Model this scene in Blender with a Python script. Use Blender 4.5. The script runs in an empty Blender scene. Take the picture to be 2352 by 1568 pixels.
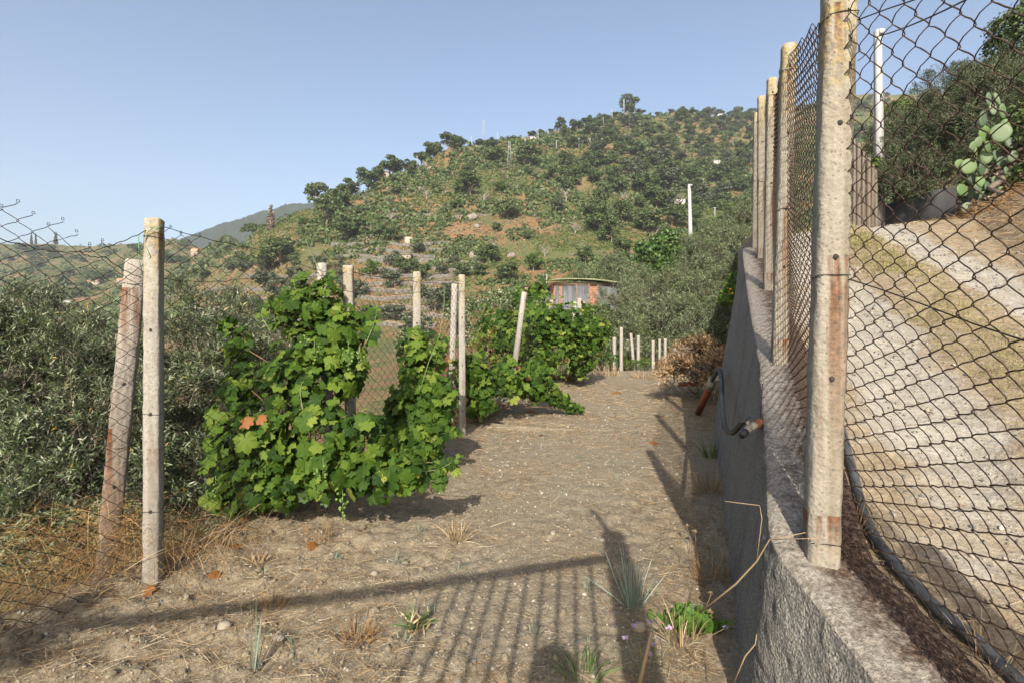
import bpy, math, random
import numpy as np
from mathutils import Vector, Matrix
rng = np.random.default_rng(7)
random.seed(7)
SC = bpy.context.scene
COL = SC.collection
F = 1176.0; CX = 1176.0; HY = 748.0; CAMZ = 1.45
R = math.radians
SUN_EL = R(32.5); SUN_AZ = R(6.5)          # sun stands behind the camera; its light travels towards azimuth 8 deg right of +Y

def P(px, py, d):                              # surveyed point: bearing / elevation read off the photo, at distance d
    return np.array([(px-CX)/F*d, d, CAMZ-(py-HY)/F*d])

# ------------------------------------------------------------------ tagging
def tag(o, label=None, cat=None, group=None, kind=None):
    if label: o['label'] = label
    if cat: o['category'] = cat
    if group: o['group'] = group
    if kind: o['kind'] = kind
    return o
def thing(name, loc, label, cat, group=None, rz=0.0):
    o = bpy.data.objects.new(name, None); COL.objects.link(o)
    o.empty_display_size = .1
    o.location = [float(c) for c in loc]; o.rotation_euler = (0, 0, rz)
    return tag(o, label, cat, group)
def copy_tree(o, parent=None):
    c = o.copy(); COL.objects.link(c)
    if parent: c.parent = parent
    for ch in list(o.children): copy_tree(ch, c)
    return c
def retag(root, label, group=None):
    root['label'] = label
    if group: root['group'] = group
    elif 'group' in root: del root['group']

# ------------------------------------------------------------------ mesh builder
class MB:
    def __init__(s): s.v = []; s.f = []; s.n = 0
    def add(s, v, f, mi=0):
        v = np.asarray(v, float).reshape(-1, 3)
        if isinstance(f, np.ndarray):
            s.f.append((f.astype(np.int64)+s.n, mi))
        else:
            by = {}
            for q in f: by.setdefault(len(q), []).append(q)
            for k, q in by.items(): s.f.append((np.array(q, np.int64)+s.n, mi))
        s.v.append(v); s.n += len(v)
    def build(s, name, mats, parent=None, smooth=False, world=True, origin=None):
        v = np.concatenate(s.v) if s.v else np.zeros((0, 3))
        if origin is not None: v = v-np.asarray(origin, float)
        elif parent is not None and world:
            v = v-np.array(parent.location)
            if parent.parent is not None: v = v-np.array(parent.parent.location)
        me = bpy.data.meshes.new(name)
        me.vertices.add(len(v)); me.vertices.foreach_set('co', v.astype(np.float32).ravel())
        li = np.concatenate([f.ravel() for f, _ in s.f]); tot = np.concatenate([np.full(len(f), f.shape[1]) for f, _ in s.f])
        mi = np.concatenate([np.full(len(f), m) for f, m in s.f])
        me.loops.add(len(li)); me.loops.foreach_set('vertex_index', li.astype(np.int32))
        me.polygons.add(len(tot))
        me.polygons.foreach_set('loop_start', np.concatenate([[0], np.cumsum(tot)[:-1]]).astype(np.int32))
        me.polygons.foreach_set('material_index', mi.astype(np.int32))
        if smooth: me.polygons.foreach_set('use_smooth', np.ones(len(tot), bool))
        me.update(calc_edges=True)
        for m in (mats if isinstance(mats, (list, tuple)) else [mats]): me.materials.append(m)
        o = bpy.data.objects.new(name, me); COL.objects.link(o)
        if parent is not None: o.parent = parent
        if origin is not None: o.location = [float(c) for c in origin]
        return o
    # ---- shapes
    def box(s, c, size, rz=0, mi=0, rx=0):
        x, y, z = np.asarray(size)/2
        v = np.array([[-x,-y,-z],[x,-y,-z],[x,y,-z],[-x,y,-z],[-x,-y,z],[x,-y,z],[x,y,z],[-x,y,z]])
        M = np.array(Matrix.Rotation(rz, 3, 'Z') @ Matrix.Rotation(rx, 3, 'X'))
        s.add(v@M.T+np.asarray(c), [(0,3,2,1),(4,5,6,7),(0,1,5,4),(1,2,6,5),(2,3,7,6),(3,0,4,7)], mi)
    def tube(s, pts, rad, sides=6, mi=0, cap=True):
        p = np.asarray(pts, float); K = len(p)
        rad = np.full(K, rad) if np.isscalar(rad) else np.asarray(rad, float)
        t = np.gradient(p, axis=0); t /= np.linalg.norm(t, axis=1, keepdims=True)+1e-12
        ref = np.array([0, 0, 1.]) if abs(t[0][2]) < .9 else np.array([1., 0, 0])
        a = np.cross(t[0], ref); a /= np.linalg.norm(a)
        A = [a]
        for k in range(1, K):
            a = A[-1]-t[k]*np.dot(A[-1], t[k]); a /= np.linalg.norm(a)+1e-12; A.append(a)
        A = np.array(A); B = np.cross(t, A)
        th = np.arange(sides)*2*math.pi/sides
        ring = p[:, None]+rad[:, None, None]*(np.cos(th)[None, :, None]*A[:, None]+np.sin(th)[None, :, None]*B[:, None])
        v = ring.reshape(-1, 3); f = []
        for k in range(K-1):
            for j in range(sides):
                j2 = (j+1) % sides
                f.append((k*sides+j, k*sides+j2, (k+1)*sides+j2, (k+1)*sides+j))
        if cap: f.append(tuple(range(sides-1, -1, -1))); f.append(tuple((K-1)*sides+j for j in range(sides)))
        s.add(v, f, mi)
    def loft(s, rings, mi=0, cap=True, closed=True):
        rings = np.asarray(rings, float); K, n, _ = rings.shape; f = []
        for k in range(K-1):
            for j in range(n if closed else n-1):
                j2 = (j+1) % n
                f.append((k*n+j, k*n+j2, (k+1)*n+j2, (k+1)*n+j))
        if cap: f.append(tuple(range(n-1, -1, -1))); f.append(tuple((K-1)*n+j for j in range(n)))
        s.add(rings.reshape(-1, 3), f, mi)
    def grid(s, X, mi=0):                     # X: (r, c, 3)
        r, c, _ = X.shape
        i = np.arange(r*c).reshape(r, c)
        f = np.stack([i[:-1, :-1], i[:-1, 1:], i[1:, 1:], i[1:, :-1]], -1).reshape(-1, 4)
        s.add(X.reshape(-1, 3), f, mi)
    def sphere(s, c, r, seg=8, rings=5, mi=0, rough=0):
        c = np.asarray(c, float); r = np.ones(3)*r
        v = [c+np.array([0, 0, -r[2]])]
        for i in range(1, rings):
            a = -math.pi/2+math.pi*i/rings
            for j in range(seg):
                b = 2*math.pi*j/seg
                q = 1+rough*random.uniform(-1, 1)
                v.append(c+np.array([math.cos(a)*math.cos(b)*r[0], math.cos(a)*math.sin(b)*r[1], math.sin(a)*r[2]])*q)
        v.append(c+np.array([0, 0, r[2]])); f = []
        for j in range(seg): f.append((0, 1+(j+1) % seg, 1+j))
        for i in range(rings-2):
            for j in range(seg):
                a = 1+i*seg; f.append((a+j, a+(j+1) % seg, a+seg+(j+1) % seg, a+seg+j))
        a = 1+(rings-2)*seg; T = len(v)-1
        for j in range(seg): f.append((a+j, a+(j+1) % seg, T))
        s.add(v, f, mi)

def scatter(tv, tf, pos, rot, scale):
    """copies of a little template (leaf, straw, pebble): pos (N,3) rot (N,3,3) scale (N,) or (N,3)"""
    N = len(pos); n = len(tv)
    sc = np.asarray(scale, float)
    if sc.ndim == 1: sc = sc[:, None].repeat(3, 1)
    v = np.einsum('nij,nkj->nki', rot, tv[None]*sc[:, None])+pos[:, None]
    f = (tf[None]+(np.arange(N)*n)[:, None, None]).reshape(-1, tf.shape[1])
    return v.reshape(-1, 3), f
def frames(y, z):                              # rotations whose local Y is y and whose local Z is as near z as possible
    y = y/(np.linalg.norm(y, axis=1, keepdims=True)+1e-9)
    x = np.cross(y, z); x /= np.linalg.norm(x, axis=1, keepdims=True)+1e-9
    z = np.cross(x, y)
    return np.stack([x, y, z], -1)
def unit(n, r=rng):
    v = r.normal(size=(n, 3)); return v/np.linalg.norm(v, axis=1, keepdims=True)

# ------------------------------------------------------------------ value noise (numpy)
def _h(ix, iy, seed):
    n = (ix.astype(np.int64)*374761393+iy.astype(np.int64)*668265263+seed*974711) & 0x7fffffff
    n = ((n ^ (n >> 13))*1274126177) & 0x7fffffff
    return ((n ^ (n >> 16)) & 0xffff)/65535.0
def vnoise(x, y, seed=0):
    ix = np.floor(x); iy = np.floor(y); fx = x-ix; fy = y-iy
    fx = fx*fx*fx*(fx*(fx*6-15)+10); fy = fy*fy*fy*(fy*(fy*6-15)+10)
    a = _h(ix, iy, seed); b = _h(ix+1, iy, seed); c = _h(ix, iy+1, seed); d = _h(ix+1, iy+1, seed)
    return (a+(b-a)*fx+(c-a)*fy+(a-b-c+d)*fx*fy)*2-1
def fbm(x, y, seed=0, oct=4, gain=.5):
    x = np.asarray(x, float); y = np.asarray(y, float)
    s = 0; a = 1; t = 0
    for k in range(oct):
        s = s+a*vnoise(x*2**k+17.3*k, y*2**k-9.1*k, seed+k); t += a; a *= gain
    return s/t

# ------------------------------------------------------------------ materials
def new_mat(name):
    m = bpy.data.materials.new(name); m.use_nodes = True
    nt = m.node_tree; b = nt.nodes['Principled BSDF']
    b.inputs['Roughness'].default_value = .8
    if 'Specular IOR Level' in b.inputs: b.inputs['Specular IOR Level'].default_value = .3
    return m, nt, b
def nd(nt, typ, **kw):
    n = nt.nodes.new(typ)
    for k, v in kw.items():
        if k in n.inputs: n.inputs[k].default_value = v
        else: setattr(n, k, v)
    return n
def coords(nt, kind='Object', scale=(1, 1, 1)):
    if kind == 'World':
        g = nt.nodes.new('ShaderNodeNewGeometry'); src = g.outputs['Position']
    else:
        g = nt.nodes.new('ShaderNodeTexCoord'); src = g.outputs[kind]
    mp = nt.nodes.new('ShaderNodeMapping'); mp.inputs['Scale'].default_value = scale
    nt.links.new(src, mp.inputs['Vector']); return mp.outputs['Vector']
def noise(nt, vec, scale, detail=4, rough=.55, dist=0):
    n = nd(nt, 'ShaderNodeTexNoise', Scale=scale, Detail=detail, Roughness=rough, Distortion=dist)
    nt.links.new(vec, n.inputs['Vector']); return n.outputs['Fac']
def voro(nt, vec, scale, feature='F1', out='Distance'):
    n = nd(nt, 'ShaderNodeTexVoronoi', Scale=scale); n.feature = feature
    nt.links.new(vec, n.inputs['Vector']); return n.outputs[out]
def ramp(nt, fac, stops, interp='LINEAR'):
    n = nt.nodes.new('ShaderNodeValToRGB'); cr = n.color_ramp; cr.interpolation = interp
    while len(cr.elements) > 1: cr.elements.remove(cr.elements[-1])
    for i, (p, c) in enumerate(stops):
        e = cr.elements[0] if i == 0 else cr.elements.new(p)
        e.position = p; c = (c, c, c) if np.isscalar(c) else c; e.color = (*c, 1)
    nt.links.new(fac, n.inputs['Fac']); return n.outputs['Color']
def mixc(nt, fac, a, b, mode='MIX'):
    n = nt.nodes.new('ShaderNodeMix'); n.data_type = 'RGBA'; n.blend_type = mode
    for s, k in ((fac, 0), (a, 6), (b, 7)):
        if hasattr(s, 'is_output'): nt.links.new(s, n.inputs[k])
        elif k == 0: n.inputs[0].default_value = s
        else: n.inputs[k].default_value = (*s, 1)
    return n.outputs[2]
def math_(nt, op, a, b=0.0, c=None):
    n = nt.nodes.new('ShaderNodeMath'); n.operation = op
    for i, s in enumerate((a, b, c)):
        if s is None: continue
        if hasattr(s, 'is_output'): nt.links.new(s, n.inputs[i])
        else: n.inputs[i].default_value = s
    return n.outputs[0]
def bump(nt, b, height, strength=.5, dist=.01, base=None):
    n = nd(nt, 'ShaderNodeBump', Strength=strength, Distance=dist)
    nt.links.new(height, n.inputs['Height'])
    if base is not None: nt.links.new(base, n.inputs['Normal'])
    nt.links.new(n.outputs['Normal'], b.inputs['Normal']); return n.outputs['Normal']
def setc(nt, b, col): nt.links.new(col, b.inputs['Base Color'])
def rnd_island(nt): return nt.nodes.new('ShaderNodeNewGeometry').outputs['Random Per Island']

def leaf_mat(name, stops, trans=.35, rough=.5, spec=.3, tint=(1.25, 1.15, .45), interp='LINEAR', back=None, veins=False):
    m, nt, b = new_mat(name)
    c = ramp(nt, rnd_island(nt), stops, interp)
    if back is not None:
        g = nt.nodes.new('ShaderNodeNewGeometry'); c = mixc(nt, g.outputs['Backfacing'], c, back)
    setc(nt, b, c); b.inputs['Roughness'].default_value = rough; b.inputs['Specular IOR Level'].default_value = spec
    if trans > 0:
        t = nt.nodes.new('ShaderNodeBsdfTranslucent'); tc = mixc(nt, 1.0, c, tint, 'MULTIPLY'); nt.links.new(tc, t.inputs['Color'])
        mx = nt.nodes.new('ShaderNodeMixShader'); mx.inputs[0].default_value = trans
        out = nt.nodes['Material Output']
        nt.links.new(b.outputs[0], mx.inputs[1]); nt.links.new(t.outputs[0], mx.inputs[2]); nt.links.new(mx.outputs[0], out.inputs['Surface'])
    return m
def flat_mat(name, col, rough=.8, var=.15, scale=8, bmp=.2, coord='Object', metal=0):
    m, nt, b = new_mat(name); v = coords(nt, coord)
    n = noise(nt, v, scale, 5)
    c = np.array(col)
    setc(nt, b, ramp(nt, n, [(.3, tuple(c*(1-var))), (.7, tuple(np.minimum(c*(1+var), 1)))]))
    b.inputs['Roughness'].default_value = rough; b.inputs['Metallic'].default_value = metal
    if bmp: bump(nt, b, noise(nt, v, scale*4, 4), bmp, .01)
    return m

def concrete_mat(name, base=(.42, .38, .31), rust=.0, lichen=False, zt=2.0, wires=(), agg=70, coarse=.6):
    m, nt, b = new_mat(name); v = coords(nt)
    n1 = noise(nt, v, 9, 6, .65); n2 = noise(nt, v, 45, 5, .7)
    vo = voro(nt, v, agg)
    bc = np.array(base)
    c = ramp(nt, n1, [(.3, tuple(bc*.72)), (.5, tuple(bc)), (.72, tuple(bc*1.18))])
    c = mixc(nt, .38, c, ramp(nt, n2, [(.33, tuple(bc*.42)), (.5, tuple(bc*1.05)), (.7, tuple(bc*1.35))]))
    c = mixc(nt, math_(nt, 'MULTIPLY', ramp(nt, voro(nt, v, agg*.6), [(0, 1), (.14, 1), (.22, 0)]), .75), c, tuple(bc*.45))   # pores and dark aggregate
    st = noise(nt, coords(nt, 'Object', (16, 16, .7)), 1.0, 4, .6)
    c = mixc(nt, math_(nt, 'MULTIPLY', ramp(nt, st, [(.44, 0), (.64, 1)]), .6), c, tuple(bc*np.array([.52, .46, .38])))
    sep = nt.nodes.new('ShaderNodeSeparateXYZ'); nt.links.new(coords(nt), sep.inputs[0]); z = sep.outputs[2]
    if rust > 0:
        rn = noise(nt, coords(nt, 'Object', (22, 22, 1.3)), 1.0, 5, .62, .3)
        mk = ramp(nt, rn, [(.46, 0), (.58, 1)])
        tot = None
        for (zw, ln) in wires:                        # rust bleeding down from each wire tie
            dz = math_(nt, 'SUBTRACT', zw, z)
            mr = nt.nodes.new('ShaderNodeMapRange'); mr.inputs[1].default_value = -.01; mr.inputs[2].default_value = ln
            mr.inputs[3].default_value = 1.0; mr.inputs[4].default_value = 0.0
            nt.links.new(dz, mr.inputs[0])
            up = math_(nt, 'GREATER_THAN', dz, -.012)
            k = math_(nt, 'MULTIPLY', mr.outputs[0], up)
            tot = k if tot is None else math_(nt, 'MAXIMUM', tot, k)
        if tot is None: tot = math_(nt, 'MULTIPLY', 1.0, .6)
        mk = math_(nt, 'MULTIPLY', math_(nt, 'MULTIPLY', mk, tot), rust)
        rc = ramp(nt, n2, [(.35, (.055, .022, .010)), (.6, (.17, .062, .022)), (.75, (.30, .15, .065))])
        c = mixc(nt, mk, c, rc)
    if lichen:
        ln = noise(nt, v, 30, 5, .7)
        mr = nt.nodes.new('ShaderNodeMapRange'); mr.inputs[1].default_value = zt-.55; mr.inputs[2].default_value = zt; nt.links.new(z, mr.inputs[0])
        mk = math_(nt, 'MULTIPLY', ramp(nt, ln, [(.46, 0), (.56, 1)]), math_(nt, 'MULTIPLY', mr.outputs[0], .8))
        c = mixc(nt, mk, c, ramp(nt, n2, [(.35, (.12, .10, .04)), (.6, (.36, .27, .07))]))
    setc(nt, b, c); b.inputs['Roughness'].default_value = .92
    h = math_(nt, 'ADD', math_(nt, 'MULTIPLY', n2, .8), math_(nt, 'MULTIPLY', vo, .35))
    h = math_(nt, 'ADD', h, math_(nt, 'MULTIPLY', n1, 1.5))
    bump(nt, b, h, coarse, .007)
    return m
# ================================================================== camera, sky, sun
cam = bpy.data.cameras.new('camera'); camo = bpy.data.objects.new('camera', cam); COL.objects.link(camo)
camo.location = (0, 0, CAMZ); camo.rotation_euler = (R(90), 0, 0)
cam.lens = 18; cam.sensor_width = 36; cam.clip_end = 6000; cam.clip_start = .02
cam.shift_y = -36/2352
SC.camera = camo
W = bpy.data.worlds.new('World'); SC.world = W; W.use_nodes = True
wn = W.node_tree; bg = wn.nodes['Background']
sky = wn.nodes.new('ShaderNodeTexSky'); sky.sky_type = 'NISHITA'; sky.sun_disc = False
sky.sun_elevation = SUN_EL; sky.sun_rotation = math.pi+SUN_AZ
sky.air_density = 1.0; sky.dust_density = 4.0; sky.ozone_density = 1.05; sky.altitude = 300
wn.links.new(sky.outputs[0], bg.inputs[0]); bg.inputs[1].default_value = .14
sl = bpy.data.lights.new('sun', 'SUN'); so = bpy.data.objects.new('sun', sl); COL.objects.link(so)
sl.energy = 4.9; sl.angle = R(.5); sl.color = (1.0, .93, .82)
sv = Vector((math.sin(SUN_AZ)*math.cos(SUN_EL), math.cos(SUN_AZ)*math.cos(SUN_EL), -math.sin(SUN_EL)))
so.rotation_euler = sv.to_track_quat('-Z', 'Y').to_euler()
SC.view_settings.view_transform = 'Standard'; SC.view_settings.look = 'None'
SC.view_settings.exposure = .65; SC.view_settings.gamma = 1
SC.cycles.max_bounces = 6; SC.cycles.transparent_max_bounces = 8; SC.cycles.caustics_reflective = False; SC.cycles.caustics_refractive = False

# ================================================================== lie of the land
WY = np.array([-3, -.5, 1.32, 1.81, 2.78, 3.285, 4.72, 7.1, 12, 20, 40.])
WX = np.array([1.0, .975, .936, .913, 1.36, 1.59, 2.18, 3.19, 5.3, 8.7, 17.])
def wall_x(y): return np.interp(y, WY, WX)              # left top edge of the retaining wall
FY = np.array([-3, 2.2, 2.76, 4.1, 5.2, 6.4, 10, 13, 17, 20.])
FX = np.array([-4.3, -2.19, -1.93, -1.31, -.97, -.63, .5, 1.4, 2.5, 3.4])
def fence_x(y): return np.interp(y, FY, FX)
def slope_s(x, y):
    s = (x-1.03)*.407+(y-1.71)*.914
    return np.where(s < 7.5, .32*s, 2.4+.12*(s-7.5))
def cap_z(x, y): return .67+np.where(y < 12, .3197*((x-1.03)*.407+(y-1.71)*.914), 3.1)
def road_z(x, y):
    t = x-wall_x(y)
    z = .60+slope_s(x, y)
    z = z-.05*np.exp(-((t-.85)/.28)**2)-.04*np.exp(-((t-2.1)/.28)**2)+.03*np.exp(-((t-1.5)/.3)**2)
    foot = 2.35+np.clip(y-4, 0, 12)*.30
    b = np.clip(t-foot, 0, None)
    z = z+np.minimum(b*.5, .35+b*.16)
    return z+.02*fbm(x*3, y*3, 3)+.06*np.minimum(b, 1)*fbm(x*2, y*2, 5)
def field_z(x, y):
    z = .015*fbm(x*1.3, y*1.3, 11, 3)
    l = fence_x(y)-.45-x+.15*fbm(x*.7, y*.7, 8)
    z = z-np.where(l > 0, np.minimum(.75*l, 3.0+.1*l), 0)
    z = z+.10*np.exp(-((x-(fence_x(y)-.15))/.28)**2)*(1+.5*fbm(x*2, y*2, 9))   # low berm along the fence
    z = z-np.where(y > 16.6, np.minimum((y-16.6)*.45, 2.5), 0)
    xr = 2.95+.43*(y-7.1)
    e = np.where(y > 7.3, np.clip(x-xr-.2, 0, None)*1.1, 0)
    z = z+np.minimum(e, np.maximum(road_z(x, y)-.35, 0))
    return z

def field_surf(X, Y):
    near = np.clip((11-Y)/8, .25, 1)
    cl = fbm(X*9, Y*9, 51, 4, .62); rough = .5+.5*np.clip(fbm(X*.8, Y*.8, 55, 2)*1.8+.45*(X < -.2)+.35*(Y < 2.6), -.6, 1.4)
    return field_z(X, Y)+near*(.034*cl*rough+.030*np.abs(fbm(X*4.2, Y*4.2, 57, 3))*rough+.006*fbm(X*40, Y*40, 61, 2))

# ------------------------------------------------------------------ far terrain, given as profiles (distance, elevation angle as seen from the path)
ST = {  # bearing: [(d, z or ('y', py))...]
 -900: [(8,-4),(60,-14),(150,('y',860)),(250,('y',800)),(420,('y',660)),(640,('y',575)),(900,('y',620)),(1600,('y',700))],
 0:    [(8,-3),(60,-10),(150,('y',840)),(250,('y',762)),(330,('y',690)),(420,('y',640)),(520,('y',590)),(600,('y',556)),(900,('y',600)),(1600,('y',690))],
 200:  [(8,-3),(60,-9),(140,('y',820)),(220,('y',750)),(320,('y',690)),(420,('y',635)),(520,('y',590)),(590,('y',562)),(900,('y',600)),(1600,('y',690))],
 400:  [(8,-2.5),(60,-7),(100,('y',800)),(160,('y',735)),(250,('y',670)),(340,('y',620)),(430,('y',570)),(500,('y',546)),(900,('y',600)),(1600,('y',690))],
 520:  [(8,-2.5),(50,-5),(100,('y',780)),(150,('y',715)),(210,('y',630)),(260,('y',570)),(310,('y',538)),(500,('y',590)),(1600,('y',690))],
 600:  [(8,-2.5),(50,-4.5),(90,('y',790)),(120,('y',715)),(155,('y',620)),(180,('y',550)),(198,('y',518)),(330,('y',590)),(1600,('y',690))],
 700:  [(8,-2.5),(50,-4),(85,('y',790)),(110,('y',710)),(140,('y',610)),(175,('y',520)),(200,('y',474)),(320,('y',560)),(1600,('y',680))],
 800:  [(8,-2.5),(50,-4),(82,('y',790)),(107,('y',705)),(137,('y',605)),(172,('y',508)),(204,('y',446)),(330,('y',540)),(1600,('y',680))],
 900:  [(8,-2.5),(50,-3.5),(80,('y',790)),(105,('y',702)),(135,('y',600)),(170,('y',500)),(205,('y',425)),(224,('y',396)),(360,('y',500)),(1600,('y',680))],
 1050: [(8,-2.5),(50,-3),(78,('y',790)),(103,('y',700)),(132,('y',600)),(168,('y',500)),(205,('y',410)),(240,('y',340)),(255,('y',326)),(420,('y',420)),(1600,('y',680))],
 1200: [(8,-2),(30,-1.5),(50,('y',745)),(75,('y',725)),(100,('y',690)),(130,('y',600)),(170,('y',500)),(215,('y',410)),(260,('y',335)),(285,('y',312)),(440,('y',400)),(1600,('y',670))],
 1320: [(8,-1.5),(30,-.3),(50,('y',708)),(75,('y',696)),(100,('y',665)),(132,('y',585)),(175,('y',490)),(225,('y',400)),(280,('y',322)),(320,('y',288)),(480,('y',390)),(1600,('y',670))],
 1440: [(8,-1.2),(30,0),(50,('y',712)),(75,('y',690)),(100,('y',655)),(137,('y',570)),(180,('y',480)),(240,('y',390)),(310,('y',300)),(365,('y',254)),(520,('y',350)),(1600,('y',660))],
 1560: [(8,-1),(30,.5),(50,('y',705)),(75,('y',680)),(105,('y',640)),(145,('y',560)),(195,('y',475)),(260,('y',390)),(345,('y',300)),(410,('y',256)),(600,('y',350)),(1600,('y',650))],
 1740: [(8,0),(30,1.5),(60,('y',660)),(110,('y',610)),(155,('y',545)),(210,('y',465)),(285,('y',380)),(390,('y',295)),(490,('y',250)),(700,('y',330)),(1600,('y',650))],
 2000: [(8,1),(30,6),(60,('y',560)),(110,('y',540)),(160,('y',490)),(230,('y',420)),(310,('y',340)),(420,('y',260)),(530,('y',214)),(750,('y',300)),(1600,('y',650))],
 2400: [(8,2),(30,8),(60,('y',500)),(110,('y',480)),(160,('y',440)),(230,('y',380)),(310,('y',310)),(420,('y',240)),(530,('y',205)),(750,('y',300)),(1600,('y',650))],
 3400: [(8,4),(30,12),(60,('y',400)),(160,('y',330)),(310,('y',260)),(530,('y',200)),(750,('y',300)),(1600,('y',650))],
}
SP = np.array(sorted(ST)); DD = np.geomspace(7, 1600, 500)
TAB = []
for sp in SP:
    d = np.array([a for a, _ in ST[sp]], float)
    z = np.array([CAMZ-(b[1]-HY)/F*a if isinstance(b, tuple) else b for a, b in ST[sp]], float)
    zz = np.interp(DD, d, z)
    k = np.hanning(17); k /= k.sum()
    TAB.append(np.convolve(np.pad(zz, 8, 'edge'), k, 'valid'))
TAB = np.array(TAB)
def terrain_z(px, d):
    px = np.asarray(px, float); d = np.asarray(d, float)
    fi = np.interp(px, SP, np.arange(len(SP))); i = np.clip(np.floor(fi).astype(int), 0, len(SP)-2); t = fi-i
    t = t*t*(3-2*t)*.5+t*.5
    fd = np.interp(np.log(d), np.log(DD), np.arange(len(DD))); j = np.clip(np.floor(fd).astype(int), 0, len(DD)-2); s = fd-j
    z = (TAB[i, j]*(1-s)+TAB[i, j+1]*s)*(1-t)+(TAB[i+1, j]*(1-s)+TAB[i+1, j+1]*s)*t
    x = (px-CX)/F*d
    amp = np.clip(d*.012, .1, 3.5)
    z = z+amp*fbm(x/26, d/26, 21, 4, .5)*.9+np.clip((d-90)/200, 0, 1)*2.0*fbm(x/70, d/70, 31, 2)
    return z
def tz_xy(x, y): return terrain_z(CX+F*x/y, y)
_d = np.geomspace(24, 950, 700)
def hit(px, py):
    """where the sight line at that bearing meets the hillside"""
    z = terrain_z(np.full_like(_d, px), _d); yy = HY-F*(z-CAMZ)/_d
    k = np.nonzero(yy <= py)[0]
    k = k[0] if len(k) else int(np.argmin(yy))-2
    return np.array([(px-CX)/F*_d[k], _d[k], z[k]])

mt, nt, b = new_mat('hillside_earth')
v = coords(nt, 'World')
n1 = noise(nt, v, .035, 5, .6); n2 = noise(nt, v, .22, 5, .65); n3 = noise(nt, v, 1.3, 5, .7)
dry = ramp(nt, n2, [(.28, (.15, .080, .034)), (.5, (.235, .132, .058)), (.72, (.29, .19, .095))])
grn = ramp(nt, n3, [(.3, (.04, .066, .016)), (.55, (.075, .112, .026)), (.75, (.11, .135, .042))])
msk = math_(nt, 'ADD', math_(nt, 'MULTIPLY', n1, .9), math_(nt, 'MULTIPLY', n2, .6))
c = mixc(nt, ramp(nt, msk, [(.66, 0), (.78, 1)]), dry, grn)
c = mixc(nt, .35, c, ramp(nt, n3, [(.3, (.065, .05, .025)), (.7, (.23, .165, .085))]))
setc(nt, b, c); b.inputs['Roughness'].default_value = 1; bump(nt, b, n3, .9, .6)
M_HILL = mt
pxs = np.concatenate([np.linspace(-900, -40, 60)[:-1], np.linspace(-40, 2100, 430), np.linspace(2100, 3400, 40)[1:]])
ds = np.geomspace(8, 1500, 330)
PX, D = np.meshgrid(pxs, ds)
g = MB(); g.grid(np.stack([(PX-CX)/F*D, D, terrain_z(PX, D)], -1))
tag(g.build('hillside', mt, smooth=True), kind='structure')

# distant blue mountain beyond the spur on the left
mm, nt, b = new_mat('far_mountain_wood'); v = coords(nt, 'World')
n = noise(nt, v, .02, 7, .72)
setc(nt, b, ramp(nt, n, [(.35, (.012, .022, .012)), (.58, (.024, .036, .017)), (.75, (.10, .075, .05))])); bump(nt, b, noise(nt, v, .12, 5), 1, 3)
pp = np.linspace(150, 1500, 700); dd = np.linspace(800, 1500, 150)
PX, D = np.meshgrid(pp, dd)
top = np.interp(pp, [150, 330, 400, 440, 500, 560, 600, 640, 690, 760, 850, 1000, 1500], [606, 584, 562, 543, 523, 508, 497, 487, 474, 462, 450, 455, 480])
u = (D-800)/700
zt = CAMZ-(top[None]-HY)/F*1080
sh = np.where(u < .4, np.sin(np.clip(u/.4, 0, 1)*math.pi/2), np.cos((u-.4)/.6*math.pi/2))
Z = -60+(zt+60)*sh+11*fbm(PX/60, D/90, 41, 4)*sh+4.5*np.abs(fbm(PX/6.5, D/9, 43, 2))*sh
g = MB(); g.grid(np.stack([(PX-CX)/F*D, D, Z], -1))
tag(g.build('mountain', mm, smooth=True), kind='structure')

# ------------------------------------------------------------------ field soil
ms, nt, b = new_mat('dry_field_soil'); v = coords(nt, 'World')
n1 = noise(nt, v, .9, 5, .6); n2 = noise(nt, v, 9, 6, .65); n3 = noise(nt, v, 55, 5, .7)
c = ramp(nt, n2, [(.28, (.12, .099, .066)), (.5, (.208, .174, .119)), (.72, (.298, .255, .18))])
c = mixc(nt, ramp(nt, n1, [(.42, 0), (.62, .55)]), c, ramp(nt, n3, [(.35, (.165, .125, .072)), (.7, (.36, .29, .18))]))
c = mixc(nt, .4, c, ramp(nt, n3, [(.3, (.08, .064, .043)), (.5, (.21, .175, .12)), (.72, (.42, .37, .28))]))
setc(nt, b, c); b.inputs['Roughness'].default_value = 1
h = math_(nt, 'ADD', math_(nt, 'MULTIPLY', n2, 1.0), math_(nt, 'MULTIPLY', n3, .45))
bump(nt, b, h, .9, .03)
ys = [-2.0, -1.2, -.5, .2, .7]
y = 1.1
while y < 20.5: ys.append(y); y += .013+.0045*max(0, y-1.6)**1.25
ys = np.array(ys)
tt = np.linspace(-1, 1, 520)
X = []
for y in ys:
    xl = fence_x(y)-2.6; xr = min(wall_x(y)+.12, 20) if y < 7.1 else 3.4+.43*(y-7.1)+3.0
    X.append(xl+(xr-xl)*(tt+1)/2)
X = np.array(X); Y = ys[:, None]+0*X
Z = field_z(X, Y)
Z = field_surf(X, Y)
g = MB(); g.grid(np.stack([X, Y, Z], -1))
tag(g.build('field', ms, smooth=True), kind='structure')

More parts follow.
